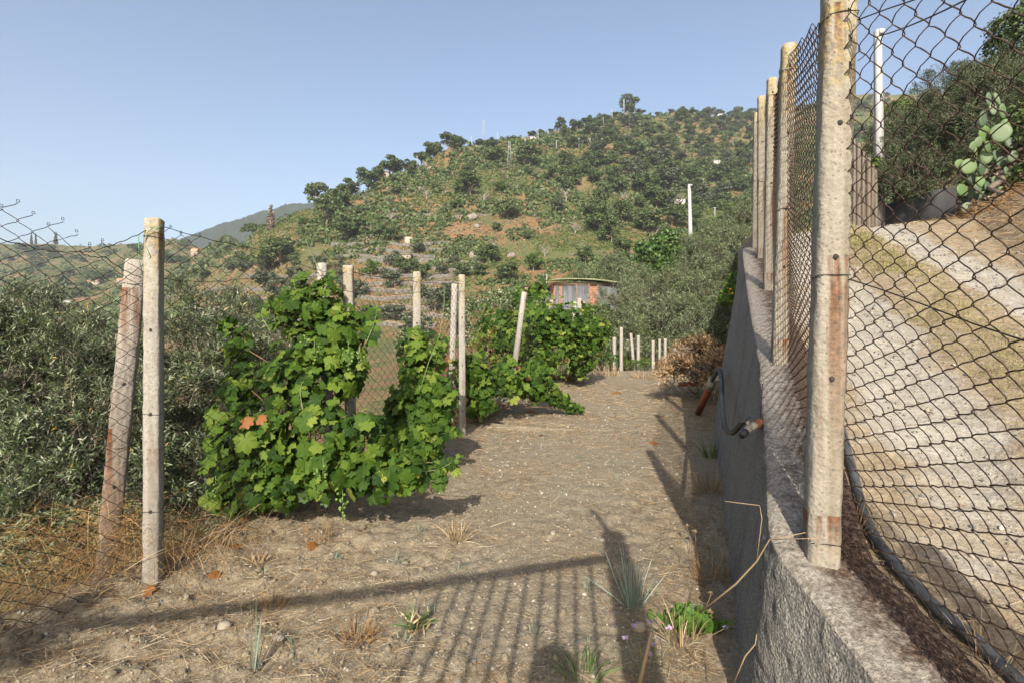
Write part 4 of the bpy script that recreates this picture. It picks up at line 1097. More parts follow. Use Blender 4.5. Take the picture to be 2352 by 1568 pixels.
midolive([blob(1650, 560, 30, 70, 55, 1.6), blob(1690, 520, 32, 60, 60, 1.6), blob(1620, 610, 28, 70, 60, 1.6), blob(1700, 600, 28, 60, 80, 1.5), blob(1690, 680, 24, 60, 80, 1.3), blob(1740, 540, 30, 60, 70, 1.5), blob(1640, 655, 26, 55, 50, 1.3), blob(1700, 750, 22, 60, 80, 1.3)],
         (12.0, 28, 1.5), 'tall grey olive tree rising behind the far end of the grey wall', 6000, 413, leaf=.11)
M_FIGTRUNK = M_BARK
rg = np.random.default_rng(421)
def broadtree(lobes, loc, label, n, leaf, mat, seed, name='leafy_tree', cat='tree', fruit=None):
    rg = np.random.default_rng(seed); r = random.Random(seed)
    root = thing(name, loc, label, cat); loc = np.array(loc, float); L = [(np.array(c)-loc, np.array(s)) for c, s in lobes]
    g = MB(); crown_mesh(g, L, n, leaf, rg, tv=LV*np.array([.62, 1, 1]), tf=LF); g.build('crown', mat, root, world=False)
    g = MB(); top = np.mean([l[0] for l in L], axis=0)*.7; p = limb(g, (0, 0, -.4), top, .14, .08, .05, 6, 7, rg=r)
    for l in L[:6]: limb(g, p[3], l[0], .06, .012, .08, 6, 5, rg=r)
    g.build('trunk', M_BARK, root, world=False)
    if fruit:
        mat_f, nf = fruit
        for k in range(nf):
            l = r.choice(L); u = unit(1, rg)[0]; u[1] = -abs(u[1])
            g = MB(); g.sphere(l[0]+l[1]*u*.98, .045, 7, 5); g.build('fruit', mat_f, root, world=False)
    return root
M_FRUIT = flat_mat('orange_fruit', (.65, .26, .03), .5, .1, 5, 0)
broadtree([blob(1530, 560, 40, 50, 30, 1.6), blob(1500, 590, 39, 45, 32, 1.6), blob(1560, 590, 39, 50, 35, 1.6), blob(1590, 570, 40, 36, 30, 1.4), blob(1540, 615, 38, 60, 26, 1.5), blob(1478, 572, 40, 26, 20, 1.2), blob(1600, 610, 38, 30, 22, 1.2), blob(1535, 540, 40, 30, 16, 1)],
          (12.4, 40, 1.0), 'fresh green broad leaved tree below the pale utility pole', 5200, .26, M_LAUREL, 421)
broadtree([blob(1375, 725, 24, 40, 32, .8), blob(1345, 720, 24.5, 30, 25, .7), blob(1400, 760, 23, 40, 30, .8), blob(1360, 765, 23, 30, 30, .6)], (4.0, 24, -1), 'small bright green citrus tree with yellow fruit in front of the shed', 3200, .13, M_CITRUS, 422, 'citrus_tree', 'fruit tree', (M_FRUIT, 9))
broadtree([blob(1695, 655, 17, 30, 40, .5), blob(1670, 690, 16.5, 22, 28, .4)], (7.4, 17, 0), 'small bright citrus tree squeezed beside the top of the grey wall', 1500, .10, M_CITRUS, 423, 'citrus_tree', 'fruit tree', (M_FRUIT, 5))
broadtree([blob(1590, 640, 30, 34, 16, .8), blob(1545, 655, 29, 40, 14, .8)], (10.5, 30, 0), 'yellow green shrub glowing between the olive crowns', 1500, .15, M_CITRUS, 424, 'shrub', 'shrub')
broadtree([blob(1395, 780, 18.5, 26, 50, .4), blob(1375, 810, 18, 26, 40, .4), blob(1405, 830, 18, 24, 26, .4)], (3.4, 18.3, -.6), 'thin dark sapling beside the netted post at the end of the field', 1500, .075, M_LAUREL, 425, 'sapling', 'sapling')
broadtree([blob(1455, 838, 18.2, 30, 16, .3), blob(1485, 835, 18.6, 26, 14, .3), blob(1440, 825, 19.5, 26, 18, .3)], (4.3, 18.5, -.6), 'low feathery green weed clump at the foot of the far posts', 1500, .06, M_BRAMBLE, 426, 'weed_clump', 'weeds')
broadtree([blob(1470, 800, 21, 80, 60, .8), blob(1560, 810, 20, 70, 50, .6), blob(1400, 810, 21, 40, 45, .5)], (5, 20.5, -1.2), 'dark green undergrowth behind the far posts under the big olive', 4200, .09, M_OAK, 427, 'undergrowth', 'shrub')
broadtree([blob(1130, 690, 17, 60, 30, .6), blob(1060, 720, 16, 50, 40, .6), blob(1200, 700, 18, 50, 30, .6), blob(1240, 690, 20, 40, 24, .6), blob(950, 790, 13, 60, 40, .6), blob(1100, 780, 14, 60, 40, .6)], (-1, 15.5, -1.8), 'grey green shrubs behind the wire fence past the vines', 5000, .085, M_OLIVEMID, 428, 'hedge_shrub', 'shrub')
# ================================================================== the shed
q0 = P(1345, 712, 48)
M_CORR = None
def corr_mat():
    m, nt, b = new_mat('corrugated_zinc'); v = coords(nt)
    n1 = noise(nt, coords(nt, 'Object', (2.5, 2.5, .5)), 1.5, 5, .6); n2 = noise(nt, v, 6, 4)
    c = ramp(nt, n1, [(.3, (.075, .082, .09)), (.6, (.135, .145, .155)), (.75, (.19, .20, .205))])
    c = mixc(nt, ramp(nt, n2, [(.6, 0), (.72, .8)]), c, (.26, .14, .075))
    setc(nt, b, c); b.inputs['Roughness'].default_value = .5; b.inputs['Metallic'].default_value = .25; return m
def brick_mat():
    m, nt, b = new_mat('hollow_brick'); n = nt.nodes.new('ShaderNodeTexBrick'); nt.links.new(coords(nt, 'Object', (1, 1, 1)), n.inputs['Vector'])
    mp = n.inputs['Vector'].links[0].from_node; mp.inputs['Rotation'].default_value = (R(90), 0, 0)
    n.inputs['Color1'].default_value = (.26, .125, .07, 1); n.inputs['Color2'].default_value = (.21, .095, .055, 1); n.inputs['Mortar'].default_value = (.33, .25, .2, 1)
    n.inputs['Scale'].default_value = 1; n.inputs['Brick Width'].default_value = .5; n.inputs['Row Height'].default_value = .25; n.inputs['Mortar Size'].default_value = .015
    nt.links.new(n.outputs['Color'], b.inputs['Base Color']); return m
M_CORR = corr_mat(); M_BRICK = brick_mat()
M_SHEDROOF = flat_mat('mossy_green_roof', (.20, .22, .12), .9, .35, 1.2, .2)
M_REDROOF = flat_mat('red_sheet_roof', (.26, .045, .04), .6, .2, 2, .1)
M_TIMBER = flat_mat('weathered_timber', (.22, .15, .10), .9, .3, 4, .3)
shed = thing('tool_shed', q0, 'old shed of zinc sheets and orange brick with a mossy curved roof beyond the vines', 'shed', None, R(4))
k = 48/F
w2 = 72*k; hh = 62*k
g = MB(); g.box((0, 1.6, hh/2-.6), (2*w2, 3.2, hh+1.2)); g.build('brick_wall', M_BRICK, shed, world=False)
def corrugated(x0, x1, z0, z1, yoff, name, lean=0):
    n = int((x1-x0)/.032); xs = np.linspace(x0, x1, n); ph = np.sin(xs/.16*2*math.pi)*.035
    g = MB(); r0 = np.stack([xs, -.05-yoff+ph, np.full(n, z0)], -1); r1 = np.stack([xs+lean, -.05-yoff+ph, z1+.02*np.sin(xs*2)], -1)
    b0 = r0+np.array([0, .012, 0]); b1 = r1+np.array([0, .012, 0])
    g.grid(np.stack([r0, r1, b1, b0], 0)); return g.build(name, M_CORR, shed, world=False)
xx = lambda p: (p-1345)*k
corrugated(xx(1290), xx(1321), .0, hh-.25, 0, 'zinc_sheet'); corrugated(xx(1318), xx(1352), -.3, hh-.2, .07, 'zinc_sheet'); corrugated(xx(1374), xx(1417), -.2, hh-.2, .02, 'zinc_sheet'); corrugated(xx(1273), xx(1281), -.2, hh-.3, .02, 'zinc_sheet', .1)
for x in (1324, 1352, 1372):
    g = MB(); g.box((xx(x), -.16, hh/2-.3), (.09, .07, hh+.4)); g.build('timber_post', M_TIMBER, shed, world=False)
g = MB(); n = 24; t = np.linspace(-1.12, 1.1, n); arc = hh+.02+.30*(1-np.clip((t+.35)/1.3, -1, 1)**2)
pr_ = []
for tt_, a in zip(t, arc): pr_.append([(tt_*w2, -.75, a-.06), (tt_*w2, -.75, a+.05), (tt_*w2, 3.7, a+.32), (tt_*w2, 3.7, a+.22)])
g.loft(pr_); g.build('roof', M_SHEDROOF, shed, world=False)
g = MB(); g.box((0, -.12, hh-.12), (2*w2+.15, .1, .16)); g.build('eaves_beam', M_TIMBER, shed, world=False)
q1 = P(1238, 690, 52); k2 = 52/F
s2 = thing('lean_to', q1, 'lower outbuilding with a red sheet roof left of the zinc shed', 'shed')
g = MB(); g.box((0, 1.5, .5), (64*k2, 3, 1.6)); g.build('wall', M_STONE, s2, world=False)
g = MB(); prf = [(-.9, 1.05), (3.6, 1.75), (3.6, 1.85), (-.9, 1.15)]
g.loft([[(-36*k2, y, z-.25) for y, z in prf], [(36*k2, y, z+.25) for y, z in prf]]); g.build('roof', M_REDROOF, s2, world=False)
g = MB(); g.tube([(18*k2, 0, .5), (18*k2, 0, 2.7)], .03, 5); g.tube([(14*k2, 0, 2.6), (19*k2, 0, 2.62)], .02, 4); g.tube([(15*k2, 0, 2.45), (19*k2, 0, 2.5)], .02, 4); g.build('aerial', M_STEEL, s2, world=False)
# utility pole beyond the field and its cable
q = P(1588, 640, 46); kk = 46/F
up = thing('utility_pole', q, 'pale grey concrete utility pole rising from the fresh green tree at mid right', 'pole')
g = MB(); g.tube([(0, 0, -1.5), (-.06, 0, 3), (-5*kk, 0, (640-424)*kk)], [.21, .19, .13], 10); g.build('shaft', M_POLE, up, world=False)
g = MB(); g.box((-.05, -.2, (640-427)*kk), (.10, .12, .12)); g.build('bracket', M_STEEL, up, world=False)
def cable(a, b_, sag, r, label, group=None, n=30):
    t = np.linspace(0, 1, n)[:, None]; p = np.array(a)*(1-t)+np.array(b_)*t; p[:, 2] -= sag*4*(t*(1-t))[:, 0]
    g = MB(); g.tube(p, r, 5); o = g.build('overhead_cable', M_WIREDK, origin=p[0]); return tag(o, label, 'cable', group)
cable(P(1584, 430, 46), P(1760, 290, 34), .5, .022, 'dark cable rising from the mid right utility pole to the fence')
cable(P(1585, 435, 46), P(1440, 600, 60), .6, .022, 'dark cable dropping from the mid right utility pole into the trees')

# ================================================================== things along the lane
q = P(2020, 492, 17.5); kk = 17.5/F
wp = thing('utility_pole', q, 'tall white concrete utility pole at the bend of the lane behind the fence', 'pole')
g = MB(); n = 10
g.loft([[(-4*kk*s+x*w_, y*w_, z) for x, y in ((-1, -1), (1, -1), (1, 1), (-1, 1))] for s, z, w_ in ((0, -.6, .12), (.5, 211*kk, .10), (1, 422*kk, .085))]); g.build('shaft', M_POLE, wp, world=False)
g = MB(); g.box((0, -.1, 415*kk), (.16, .1, .16)); g.tube([(0.05, -.12, 412*kk), (.12, -.14, 398*kk), (.14, -.12, 410*kk)], .012, 5); g.build('bracket', M_STEEL, wp, world=False)
cable(P(2017, 84, 17.4), P(2330, -60, 9), .12, .022, 'pale twisted cable running from the white pole up to the top right')
cable(P(2013, 92, 17.5), P(1970, 140, 22), .1, .018, 'short dark cable running back from the white pole')
# vine climbing the pole
M_VINE = leaf_mat('grape_leaves', [(0, (.030, .085, .012)), (.35, (.050, .125, .018)), (.7, (.085, .18, .026)), (.93, (.14, .24, .04)), (1, (.20, .29, .06))], .42, .42, .35, tint=(1.35, 1.3, .35), back=(.12, .18, .07))
# old palings behind the first post
pal = thing('paling_fence', P(1975, 500, 14), 'old brown paling fence at the left of the lane bend behind the first post', 'fence')
M_PALE = concrete_mat('old_brown_paling', (.16, .135, .11), .4, False, 2, (), 40)
for i, x in enumerate([1962, 1972, 1983, 1995, 2004, 2012]):
    a = P(x, 505, 14+.4*i); t = P(x+random.uniform(-2, 2), [322, 330, 350, 365, 380, 392][i], 14+.4*i); post_part(pal, 'paling', a, t, .075+.03*(i % 2), R(5*i), M_PALE, seed=200+i)
# grey wall of the bend
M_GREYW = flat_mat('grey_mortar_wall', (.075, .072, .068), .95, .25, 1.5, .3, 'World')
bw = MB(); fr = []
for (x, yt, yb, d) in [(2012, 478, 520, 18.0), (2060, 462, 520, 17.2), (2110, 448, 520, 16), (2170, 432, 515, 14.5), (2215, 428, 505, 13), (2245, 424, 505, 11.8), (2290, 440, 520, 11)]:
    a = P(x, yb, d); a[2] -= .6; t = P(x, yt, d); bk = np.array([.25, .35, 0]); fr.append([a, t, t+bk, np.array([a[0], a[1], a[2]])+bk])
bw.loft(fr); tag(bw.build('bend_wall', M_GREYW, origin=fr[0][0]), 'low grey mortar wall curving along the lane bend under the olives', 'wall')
midolive([blob(2090, 380, 17, 80, 70, 1.2), blob(2050, 400, 17, 40, 45, .9), blob(2140, 330, 17.5, 80, 70, 1.3), blob(2190, 370, 15.5, 60, 80, 1.1), blob(2120, 400, 15.5, 70, 40, .9), blob(2070, 320, 19, 50, 60, 1.1), blob(2180, 280, 18, 70, 60, 1.2), blob(2050, 300, 20, 30, 40, 1)], (13.2, 18, 5), 'wide silvery olive tree over the grey bend wall behind the fence', 5600, 431, leaf=.085, mat=M_OLIVEDARK)
midolive([blob(2200, 300, 16, 60, 60, 1), blob(2260, 260, 15, 90, 70, 1.2), blob(2330, 220, 15, 90, 80, 1.3), blob(2220, 230, 17, 70, 60, 1.2), blob(2360, 320, 13.5, 70, 80, 1), blob(2290, 180, 17, 70, 50, 1.2), blob(2170, 210, 20, 50, 50, 1.1)], (14.2, 15.5, 7), 'dense olive tree on the bank above the prickly pear', 5600, 432, leaf=.085, mat=M_OLIVEDARK)
broadtree([blob(2330, 60, 17, 50, 40, 1), blob(2360, 110, 16.5, 50, 50, 1), blob(2300, 100, 17.5, 30, 30, .8), blob(2390, 30, 17, 60, 50, 1), blob(2310, 145, 17.5, 40, 30, .8), blob(2350, 190, 16, 50, 50, .9), blob(2270, 170, 18, 40, 40, .9), blob(2220, 200, 18.5, 40, 36, .9)], (17.3, 17, 9), 'dark tree leaning in at the top right corner behind the fence', 7600, .12, M_OAK, 433, 'oak_tree')
broadtree([blob(2060, 255, 22, 24, 30, .9), blob(2040, 350, 20, 26, 40, .8), blob(2110, 260, 21, 40, 30, 1)], (16.5, 22, 6), 'yellowish loose tree standing over the silvery olive by the white pole', 2200, .12, M_BRAMBLE, 434)
broadtree([blob(2230, 480, 10.4, 30, 14, .3), blob(2310, 420, 9.5, 60, 40, .6), blob(2350, 360, 9.5, 50, 60, .6), blob(2350, 460, 8.5, 40, 40, .5), blob(2330, 500, 7.2, 50, 30, .4), blob(2280, 480, 8.4, 40, 30, .4)], (9.0, 9.4, 4.6), 'dry brown scrub on the lane bank around the prickly pear', 5200, .09, M_SCRUBDRY, 435, 'dry_shrub', 'shrub')
broadtree([blob(2300, 400, 10.5, 50, 90, .5), blob(2340, 300, 10.8, 40, 70, .5), blob(2370, 400, 8.2, 40, 50, .5), blob(2380, 300, 9, 40, 60, .5), blob(2240, 440, 10.6, 30, 40, .4)], (10, 10.6, 4.4), 'dark evergreen shrub behind the prickly pear', 4600, .09, M_OAK, 436, 'shrub', 'shrub')
# prickly pear
M_CACTUS = None
m, nt, b = new_mat('prickly_pear_skin'); v = coords(nt)
c = ramp(nt, nt.nodes.new('ShaderNodeObjectInfo').outputs['Random'], [(0, (.05, .08, .045)), (.5, (.08, .115, .065)), (.75, (.09, .15, .04)), (1, (.12, .155, .095))])
dots = voro(nt, v, 24); c = mixc(nt, ramp(nt, dots, [(.0, .6), (.12, .6), (.2, 0)]), c, (.07, .1, .045)); setc(nt, b, c); b.inputs['Roughness'].default_value = .55; M_CACTUS = m
pc = thing('prickly_pear', P(2270, 470, 9.3), 'prickly pear cactus with large flat grey green pads on the lane bank', 'cactus')
pads = [(2262, 322, 22, 20, 20), (2298, 318, 24, 22, 0), (2258, 285, 17, 20, -25), (2302, 268, 11, 18, 10), (2280, 262, 10, 16, 0), (2245, 305, 13, 16, -60), (2270, 240, 9, 16, -8), (2290, 240, 10, 16, 14), (2268, 350, 16, 13, 80), (2240, 370, 20, 17, 60), (2225, 395, 22, 16, 75), (2205, 390, 14, 13, 90), (2265, 375, 14, 16, 0), (2290, 372, 11, 16, 20), (2300, 385, 15, 14, -50), (2255, 400, 13, 17, 10), (2275, 410, 18, 16, 60), (2232, 425, 16, 14, 50), (2252, 430, 11, 15, 15), (2215, 410, 12, 14, 40), (2268, 445, 14, 15, 0), (2290, 430, 12, 15, 30), (2210, 470-20, 18, 16, 60), (2240, 460, 16, 17, 40), (2222, 490, 15, 12, 80), (2310, 300, 12, 15, 12), (2325, 372, 12, 14, -20), (2250, 322, 12, 15, 25), (2312, 410, 13, 15, 30), (2234, 350, 12, 14, -30), (2300, 455, 12, 14, 10), (2322, 342, 13, 15, 20), (2258, 470, 15, 18, 5), (2278, 465, 13, 17, -20), (2246, 340, 13, 15, -40), (2244, 445, 12, 15, -20)]
rr = random.Random(12)
for i, (x, y, rx, ry, a) in enumerate(pads):
    d = 9.3+rr.uniform(-.25, .25); c0 = P(x, y-12, d); rx *= 9.3/F*.92; ry *= 9.3/F*.98
    g = MB(); th = np.arange(18)*2*math.pi/18; rings = []
    M_ = np.array(Matrix.Rotation(R(rr.uniform(-35, 35)), 3, 'Z') @ Matrix.Rotation(R(-a), 3, 'Y') @ Matrix.Rotation(R(rr.uniform(-12, 12)), 3, 'X'))
    for tz_, s in ((-.020, .55), (-.017, .86), (-.007, 1), (.007, 1), (.017, .86), (.020, .55)):
        e = 1-.18*(np.sin(th) < 0)*np.abs(np.sin(th))
        rings.append(np.stack([np.cos(th)*rx*.92*s*e, np.full(18, tz_), np.sin(th)*ry*1.02*s], -1)@M_.T+c0)
    g.loft(rings); g.build('pad', M_CACTUS, pc, smooth=True)
def smooth(p, n=40):
    p = np.array(p, float); K = len(p); t = np.linspace(0, K-1, n); out = []
    q = np.concatenate([[2*p[0]-p[1]], p, [2*p[-1]-p[-2]]])
    for x in t:
        i = min(int(x), K-2); u = x-i; a, b_, c, d = q[i], q[i+1], q[i+2], q[i+3]
        out.append(.5*(2*b_+(c-a)*u+(2*a-5*b_+4*c-d)*u*u+(3*b_-a-3*c+d)*u**3))
    return np.array(out)
# ================================================================== grapevines
def grape_template():
    key = [(0, 1.0), (12, .86), (23, .68), (34, .78), (50, .95), (64, .82), (80, .66), (96, .74), (114, .82), (134, .72), (152, .66), (170, .46), (180, .12)]
    ang = []; rad = []
    for (a0, r0), (a1, r1) in zip(key[:-1], key[1:]):
        ang += [a0, (a0+a1)/2]; rad += [r0, (r0+r1)/2*random.uniform(.90, .95)]
    ang.append(180); rad.append(.1)
    A = np.radians(ang+[360-a for a in ang[-2:0:-1]]); Rr = np.array(rad+rad[-2:0:-1])
    x = np.sin(A)*Rr; y = np.cos(A)*Rr
    z = -.22*np.abs(x)**1.3-.16*np.clip(y, 0, 1)**2+.05*np.sin(A*7)
    v = np.concatenate([[[0, 0, .03]], np.stack([x, y, z], -1)])
    n = len(A); f = np.array([[0, 1+(i+1) % n, 1+i] for i in range(n)])
    return v, f
GV, GF = grape_template()
def vine_leaf_mat(name, stops):
    m = leaf_mat(name, stops, .36, .6, .15, tint=(1.1, 1.15, .45), back=(.10, .15, .06))
    return m
M_VLEAF = vine_leaf_mat('vine_leaves', [(0, (.020, .046, .008)), (.3, (.038, .080, .011)), (.65, (.072, .130, .017)), (.9, (.125, .186, .026)), (.985, (.2, .25, .05)), (1, (.28, .25, .06))])
M_AUT = leaf_mat('autumn_vine_leaf', [(0, (.12, .045, .02)), (.5, (.20, .075, .022)), (1, (.34, .17, .03))], .25, .6, tint=(1.2, .8, .4))
M_GRAPE = None
m, nt, b = new_mat('green_grapes'); setc(nt, b, ramp(nt, rnd_island(nt), [(0, (.075, .13, .028)), (1, (.145, .21, .05))])); b.inputs['Roughness'].default_value = .35; b.inputs['Subsurface Weight'].default_value = .2; b.inputs['Subsurface Radius'].default_value = (.01, .01, .005); M_GRAPE = m
M_CANE = flat_mat('vine_cane', (.20, .13, .07), .85, .3, 15, .3)
M_GREENSTEM = flat_mat('green_stem', (.16, .22, .08), .6, .2, 10, 0)
def vine_leaves(mb, lobes, n, rg, size=.062, front=.5):
    vol = np.array([np.prod(l[1])**(2/3) for l in lobes]); vol /= vol.sum()
    idx = rg.choice(len(lobes), n, p=vol)
    C_ = np.array([l[0] for l in lobes])[idx]; S_ = np.array([l[1] for l in lobes])[idx]
    u = unit(n, rg); fl = rg.random(n) < front; u[:, 1] = np.where(fl, -np.abs(u[:, 1]), u[:, 1])
    rad = rg.uniform(.25, 1.03, n)**.5; rad = np.where(rg.random(n) < .14, rg.uniform(1.0, 1.28, n), rad)
    pos = C_+u*S_*rad[:, None]
    nr = u*.9+unit(n, rg)*.85+np.array([-.05, -.2, .5])
    tip = np.array([0, -.15, -.9])+unit(n, rg)*.75+u*.3
    rot = frames(tip-nr*(tip*nr).sum(1, keepdims=True)/(nr*nr).sum(1, keepdims=True), nr)
    sc = size*np.clip(rg.normal(1, .36, n), .38, 1.8)
    sc3 = np.stack([sc*rg.uniform(.85, 1.1, n), sc, sc*rg.uniform(.3, 2.2, n)], -1)
    v, f = scatter(GV, GF, pos, rot, sc3); mb.add(v, f)
    return pos, rot, sc
def petioles(mb, pos, rot, sc, rg, frac=.5):
    for k in rg.choice(len(pos), int(len(pos)*frac), replace=False):
        a = pos[k]; d = -rot[k][:, 1]*.5-rot[k][:, 2]*.9; d[2] += -.1
        b_ = a+d*sc[k]*1.3; mb.tube([a, (a+b_)/2+np.array([0, 0, .004]), b_], .0013, 3, 1, cap=False)
def grape_bunch(px, py, d, n, w, h, parent, seed):
    r = random.Random(seed); c = P(px, py, d); w *= d/F; h *= d/F; g = MB()
    for k in range(n):
        t = (k+.5)/n; z = h*(.5-t); rr_ = w*.5*(1-.75*t); a = r.uniform(0, 6.28); q = rr_*math.sqrt(r.random())
        s = r.uniform(.0075, .0105)*max(1, d/6)
        g.sphere(c+np.array([math.cos(a)*q, math.sin(a)*q, z+r.uniform(-.01, .01)]), s, 7, 5)
    o = g.build('grape_bunch', M_GRAPE, parent, smooth=True)
    g = MB(); g.tube([c+np.array([0, 0, h*.5+.05]), c, c-np.array([0, 0, h*.4])], .002, 4); s_ = g.build('stalk', M_GREENSTEM, None, origin=c); s_.parent = o
    s_.location = Vector([float(v) for v in c])-parent.location
def shoot(root, pts, d, rg, size):
    p = smooth([P(x, y, d+.03*k) for k, (x, y) in enumerate(pts)], 14)
    g = MB(); g.tube(p, np.linspace(.0035, .0012, 14), 5)
    n = 13; k = np.arange(1, 14); t = k/13
    tg = np.gradient(p, axis=0)[k]; tg /= np.linalg.norm(tg, axis=1, keepdims=True)
    side = np.cross(tg, np.array([0, -1., .2]))*np.where(k % 2, 1, -1)[:, None]
    pos = p[k]+side*.035*(1.2-t)[:, None]
    for a, b_ in zip(p[k], pos): g.tube([a, b_], .0012, 3, cap=False)
    g.build('shoot', M_GREENSTEM, root)
    nr = np.array([-.1, -.7, .5])+unit(n, rg)*.55; tip = side*.8+tg*.4+np.array([0, 0, -.45])
    v, f = scatter(GV, GF, pos, frames(tip, nr), size*(1.05-.7*t)*rg.uniform(.8, 1.15, n)); g = MB(); g.add(v, f); g.build('shoot_leaves', M_VLEAF, root)
def grapevine(lobes, base, label, n, seed, size, bunches=(), auts=(), trunk=None, arms=(), front=.5, shoots=()):
    rg = np.random.default_rng(seed); r = random.Random(seed)
    root = thing('grapevine', base, label, 'grapevine')
    g = MB(); pos, rot, sc = vine_leaves(g, lobes, n, rg, size, front)
    petioles(g, pos, rot, sc, rg, .35); g.build('foliage', [M_VLEAF, M_GREENSTEM], root)
    g = MB(); b0 = np.array(base); C0 = np.mean([l[0] for l in lobes], axis=0)
    p = limb(g, b0-np.array([0, 0, .15]), b0*.5+C0*.5+np.array([.03, 0, 0]), .028, .018, .12, 8, 7, rg=r); g.build('trunk', M_BARK, root)
    for l in lobes:
        g = MB(); e = l[0]+l[1]*np.array([r.uniform(-.5, .5), r.uniform(-.3, .3), r.uniform(.2, .8)])
        limb(g, p[r.randint(4, 7)], e, .007, .003, .10, 8, 5, rg=r); g.build('cane', M_CANE, root)
    for k, (x, y, d, nn, w, h) in enumerate(bunches): grape_bunch(x, y, d, nn, w, h, root, seed+k)
    for pts_, d_ in shoots: shoot(root, pts_, d_, rg, size)
    for k, (x, y, d, s) in enumerate(auts):
        g = MB(); nr = np.array([[-.2+.2*k % 3, -.8, .5]]); v, f = scatter(GV, GF, P(x, y, d)[None], frames(np.array([[.9, -.2, -.25+.2*k]]), nr), np.array([s])); g.add(v, f); g.build('autumn_leaf', M_AUT, root)
    return root
v1 = [blob(742, 672, 3.95, 48, 55, .16), blob(705, 715, 3.9, 75, 55, .2), blob(745, 790, 3.85, 105, 80, .26), blob(660, 700, 3.95, 45, 45, .14), blob(790, 740, 3.95, 55, 60, .18), blob(700, 870, 3.75, 130, 70, .26), blob(800, 850, 3.8, 50, 55, .18), blob(550, 810, 4.0, 32, 70, .10), blob(560, 890, 3.9, 50, 60, .14), blob(850, 750, 3.95, 22, 50, .1),
      blob(530, 990, 3.7, 58, 70, .18), blob(600, 1010, 3.55, 100, 90, .24), blob(720, 1010, 3.5, 120, 100, .26), blob(520, 1085, 3.65, 48, 75, .16), blob(640, 1100, 3.5, 110, 70, .22), blob(760, 1080, 3.45, 100, 70, .22), blob(840, 1010, 3.5, 70, 80, .2), blob(860, 1090, 3.4, 70, 50, .18), blob(930, 1080, 3.4, 60, 40, .14), blob(1000, 1085, 3.45, 45, 24, .10), blob(1035, 1065, 3.5, 22, 18, .06), blob(590, 1150, 3.65, 80, 36, .15), blob(516, 745, 4.05, 14, 20, .03)]
v1 = [(c_, s_*np.array([.9, 1, .95])) for c_, s_ in v1]
grapevine(v1, P(720, 1195, 3.86), 'largest leafy green grapevine in the foreground by the left fence with an orange leaf', 1950, 501, .054,
          [(800, 825, 3.6, 16, 36, 50), (826, 822, 3.6, 9, 30, 26), (742, 1088, 3.24, 24, 56, 40), (787, 1165, 3.3, 22, 32, 62), (722, 815, 3.6, 8, 26, 40), (495, 1125, 3.5, 8, 18, 34), (700, 800, 3.65, 8, 26, 30)],
          [(566, 968, 3.3, .055), (598, 962, 3.28, .05), (556, 972, 3.31, .045)],
          shoots=[([(745, 700), (750, 650), (765, 620)], 3.9), ([(690, 720), (680, 670), (672, 640)], 3.85), ([(560, 850), (535, 790), (515, 735)], 3.95), ([(840, 790), (860, 740), (868, 700)], 3.8), ([(950, 1085), (1010, 1075), (1062, 1045)], 3.38), ([(520, 1000), (490, 960), (470, 940)], 3.6), ([(620, 760), (600, 720), (618, 690)], 3.85), ([(870, 1080), (920, 1120), (960, 1105)], 3.3), ([(500, 1100), (490, 1140), (500, 1180)], 3.55), ([(700, 960), (690, 890), (720, 850)], 3.45)])
v2 = [blob(955, 790, 5.1, 32, 36, .12), blob(950, 850, 5.0, 40, 60, .16), blob(985, 900, 4.9, 56, 50, .18), blob(940, 940, 4.8, 55, 60, .18), blob(905, 1000, 4.7, 50, 50, .16), blob(960, 1010, 4.75, 60, 56, .18), blob(1000, 960, 4.9, 40, 60, .15), blob(1005, 810, 5.2, 22, 40, .1)]
grapevine(v2, P(960, 1055, 5.2), 'light green grapevine leaning over behind the largest vine, left of the slim post', 900, 502, .062, [(930, 905, 4.7, 8, 20, 24)], shoots=[([(960, 830), (950, 780), (958, 750)], 5.0), ([(1000, 830), (1015, 790), (1030, 775)], 5.1), ([(1000, 1000), (1040, 990), (1060, 1000)], 4.7)])
v3 = [blob(1075, 850, 6.9, 40, 36, .18), blob(1100, 890, 7.0, 50, 36, .2), blob(1150, 870, 7.6, 60, 40, .24), blob(1210, 880, 8.0, 55, 34, .22), blob(1095, 935, 6.9, 40, 22, .16), blob(1250, 900, 8.1, 40, 22, .16), blob(1285, 918, 8.2, 28, 14, .1), blob(1315, 936, 8.3, 22, 10, .07), blob(1080, 910, 6.9, 30, 40, .15), blob(1235, 850, 8.4, 30, 24, .16)]
grapevine(v3, P(1120, 965, 7.8), 'low sprawling grapevine right of the slim post with a shoot trailing over the soil', 1200, 503, .064, [(1280, 850, 8.0, 8, 16, 24)], [(1190, 845, 7.7, .05), (1212, 868, 7.8, .05)], shoots=[([(1270, 905), (1310, 925), (1342, 944)], 8.1), ([(1240, 860), (1270, 850), (1300, 870)], 8.0), ([(1080, 840), (1100, 815), (1120, 810)], 6.9)])
v4 = [blob(1140, 740, 11.5, 50, 40, .4), blob(1120, 790, 11.3, 40, 45, .4), blob(1190, 770, 11.5, 60, 60, .5), blob(1250, 740, 11.8, 50, 50, .5), blob(1300, 745, 12, 50, 52, .5), blob(1340, 775, 12.2, 45, 48, .5), blob(1290, 800, 11.8, 60, 40, .5), blob(1220, 820, 11.4, 60, 36, .45), blob(1375, 760, 12.5, 26, 40, .3), blob(1330, 835, 12.2, 34, 34, .35), blob(1200, 690, 12.2, 22, 28, .2), blob(1225, 670, 12.5, 20, 18, .15), blob(1150, 840, 11, 50, 30, .4), blob(1245, 668, 12.5, 12, 22, .12)]
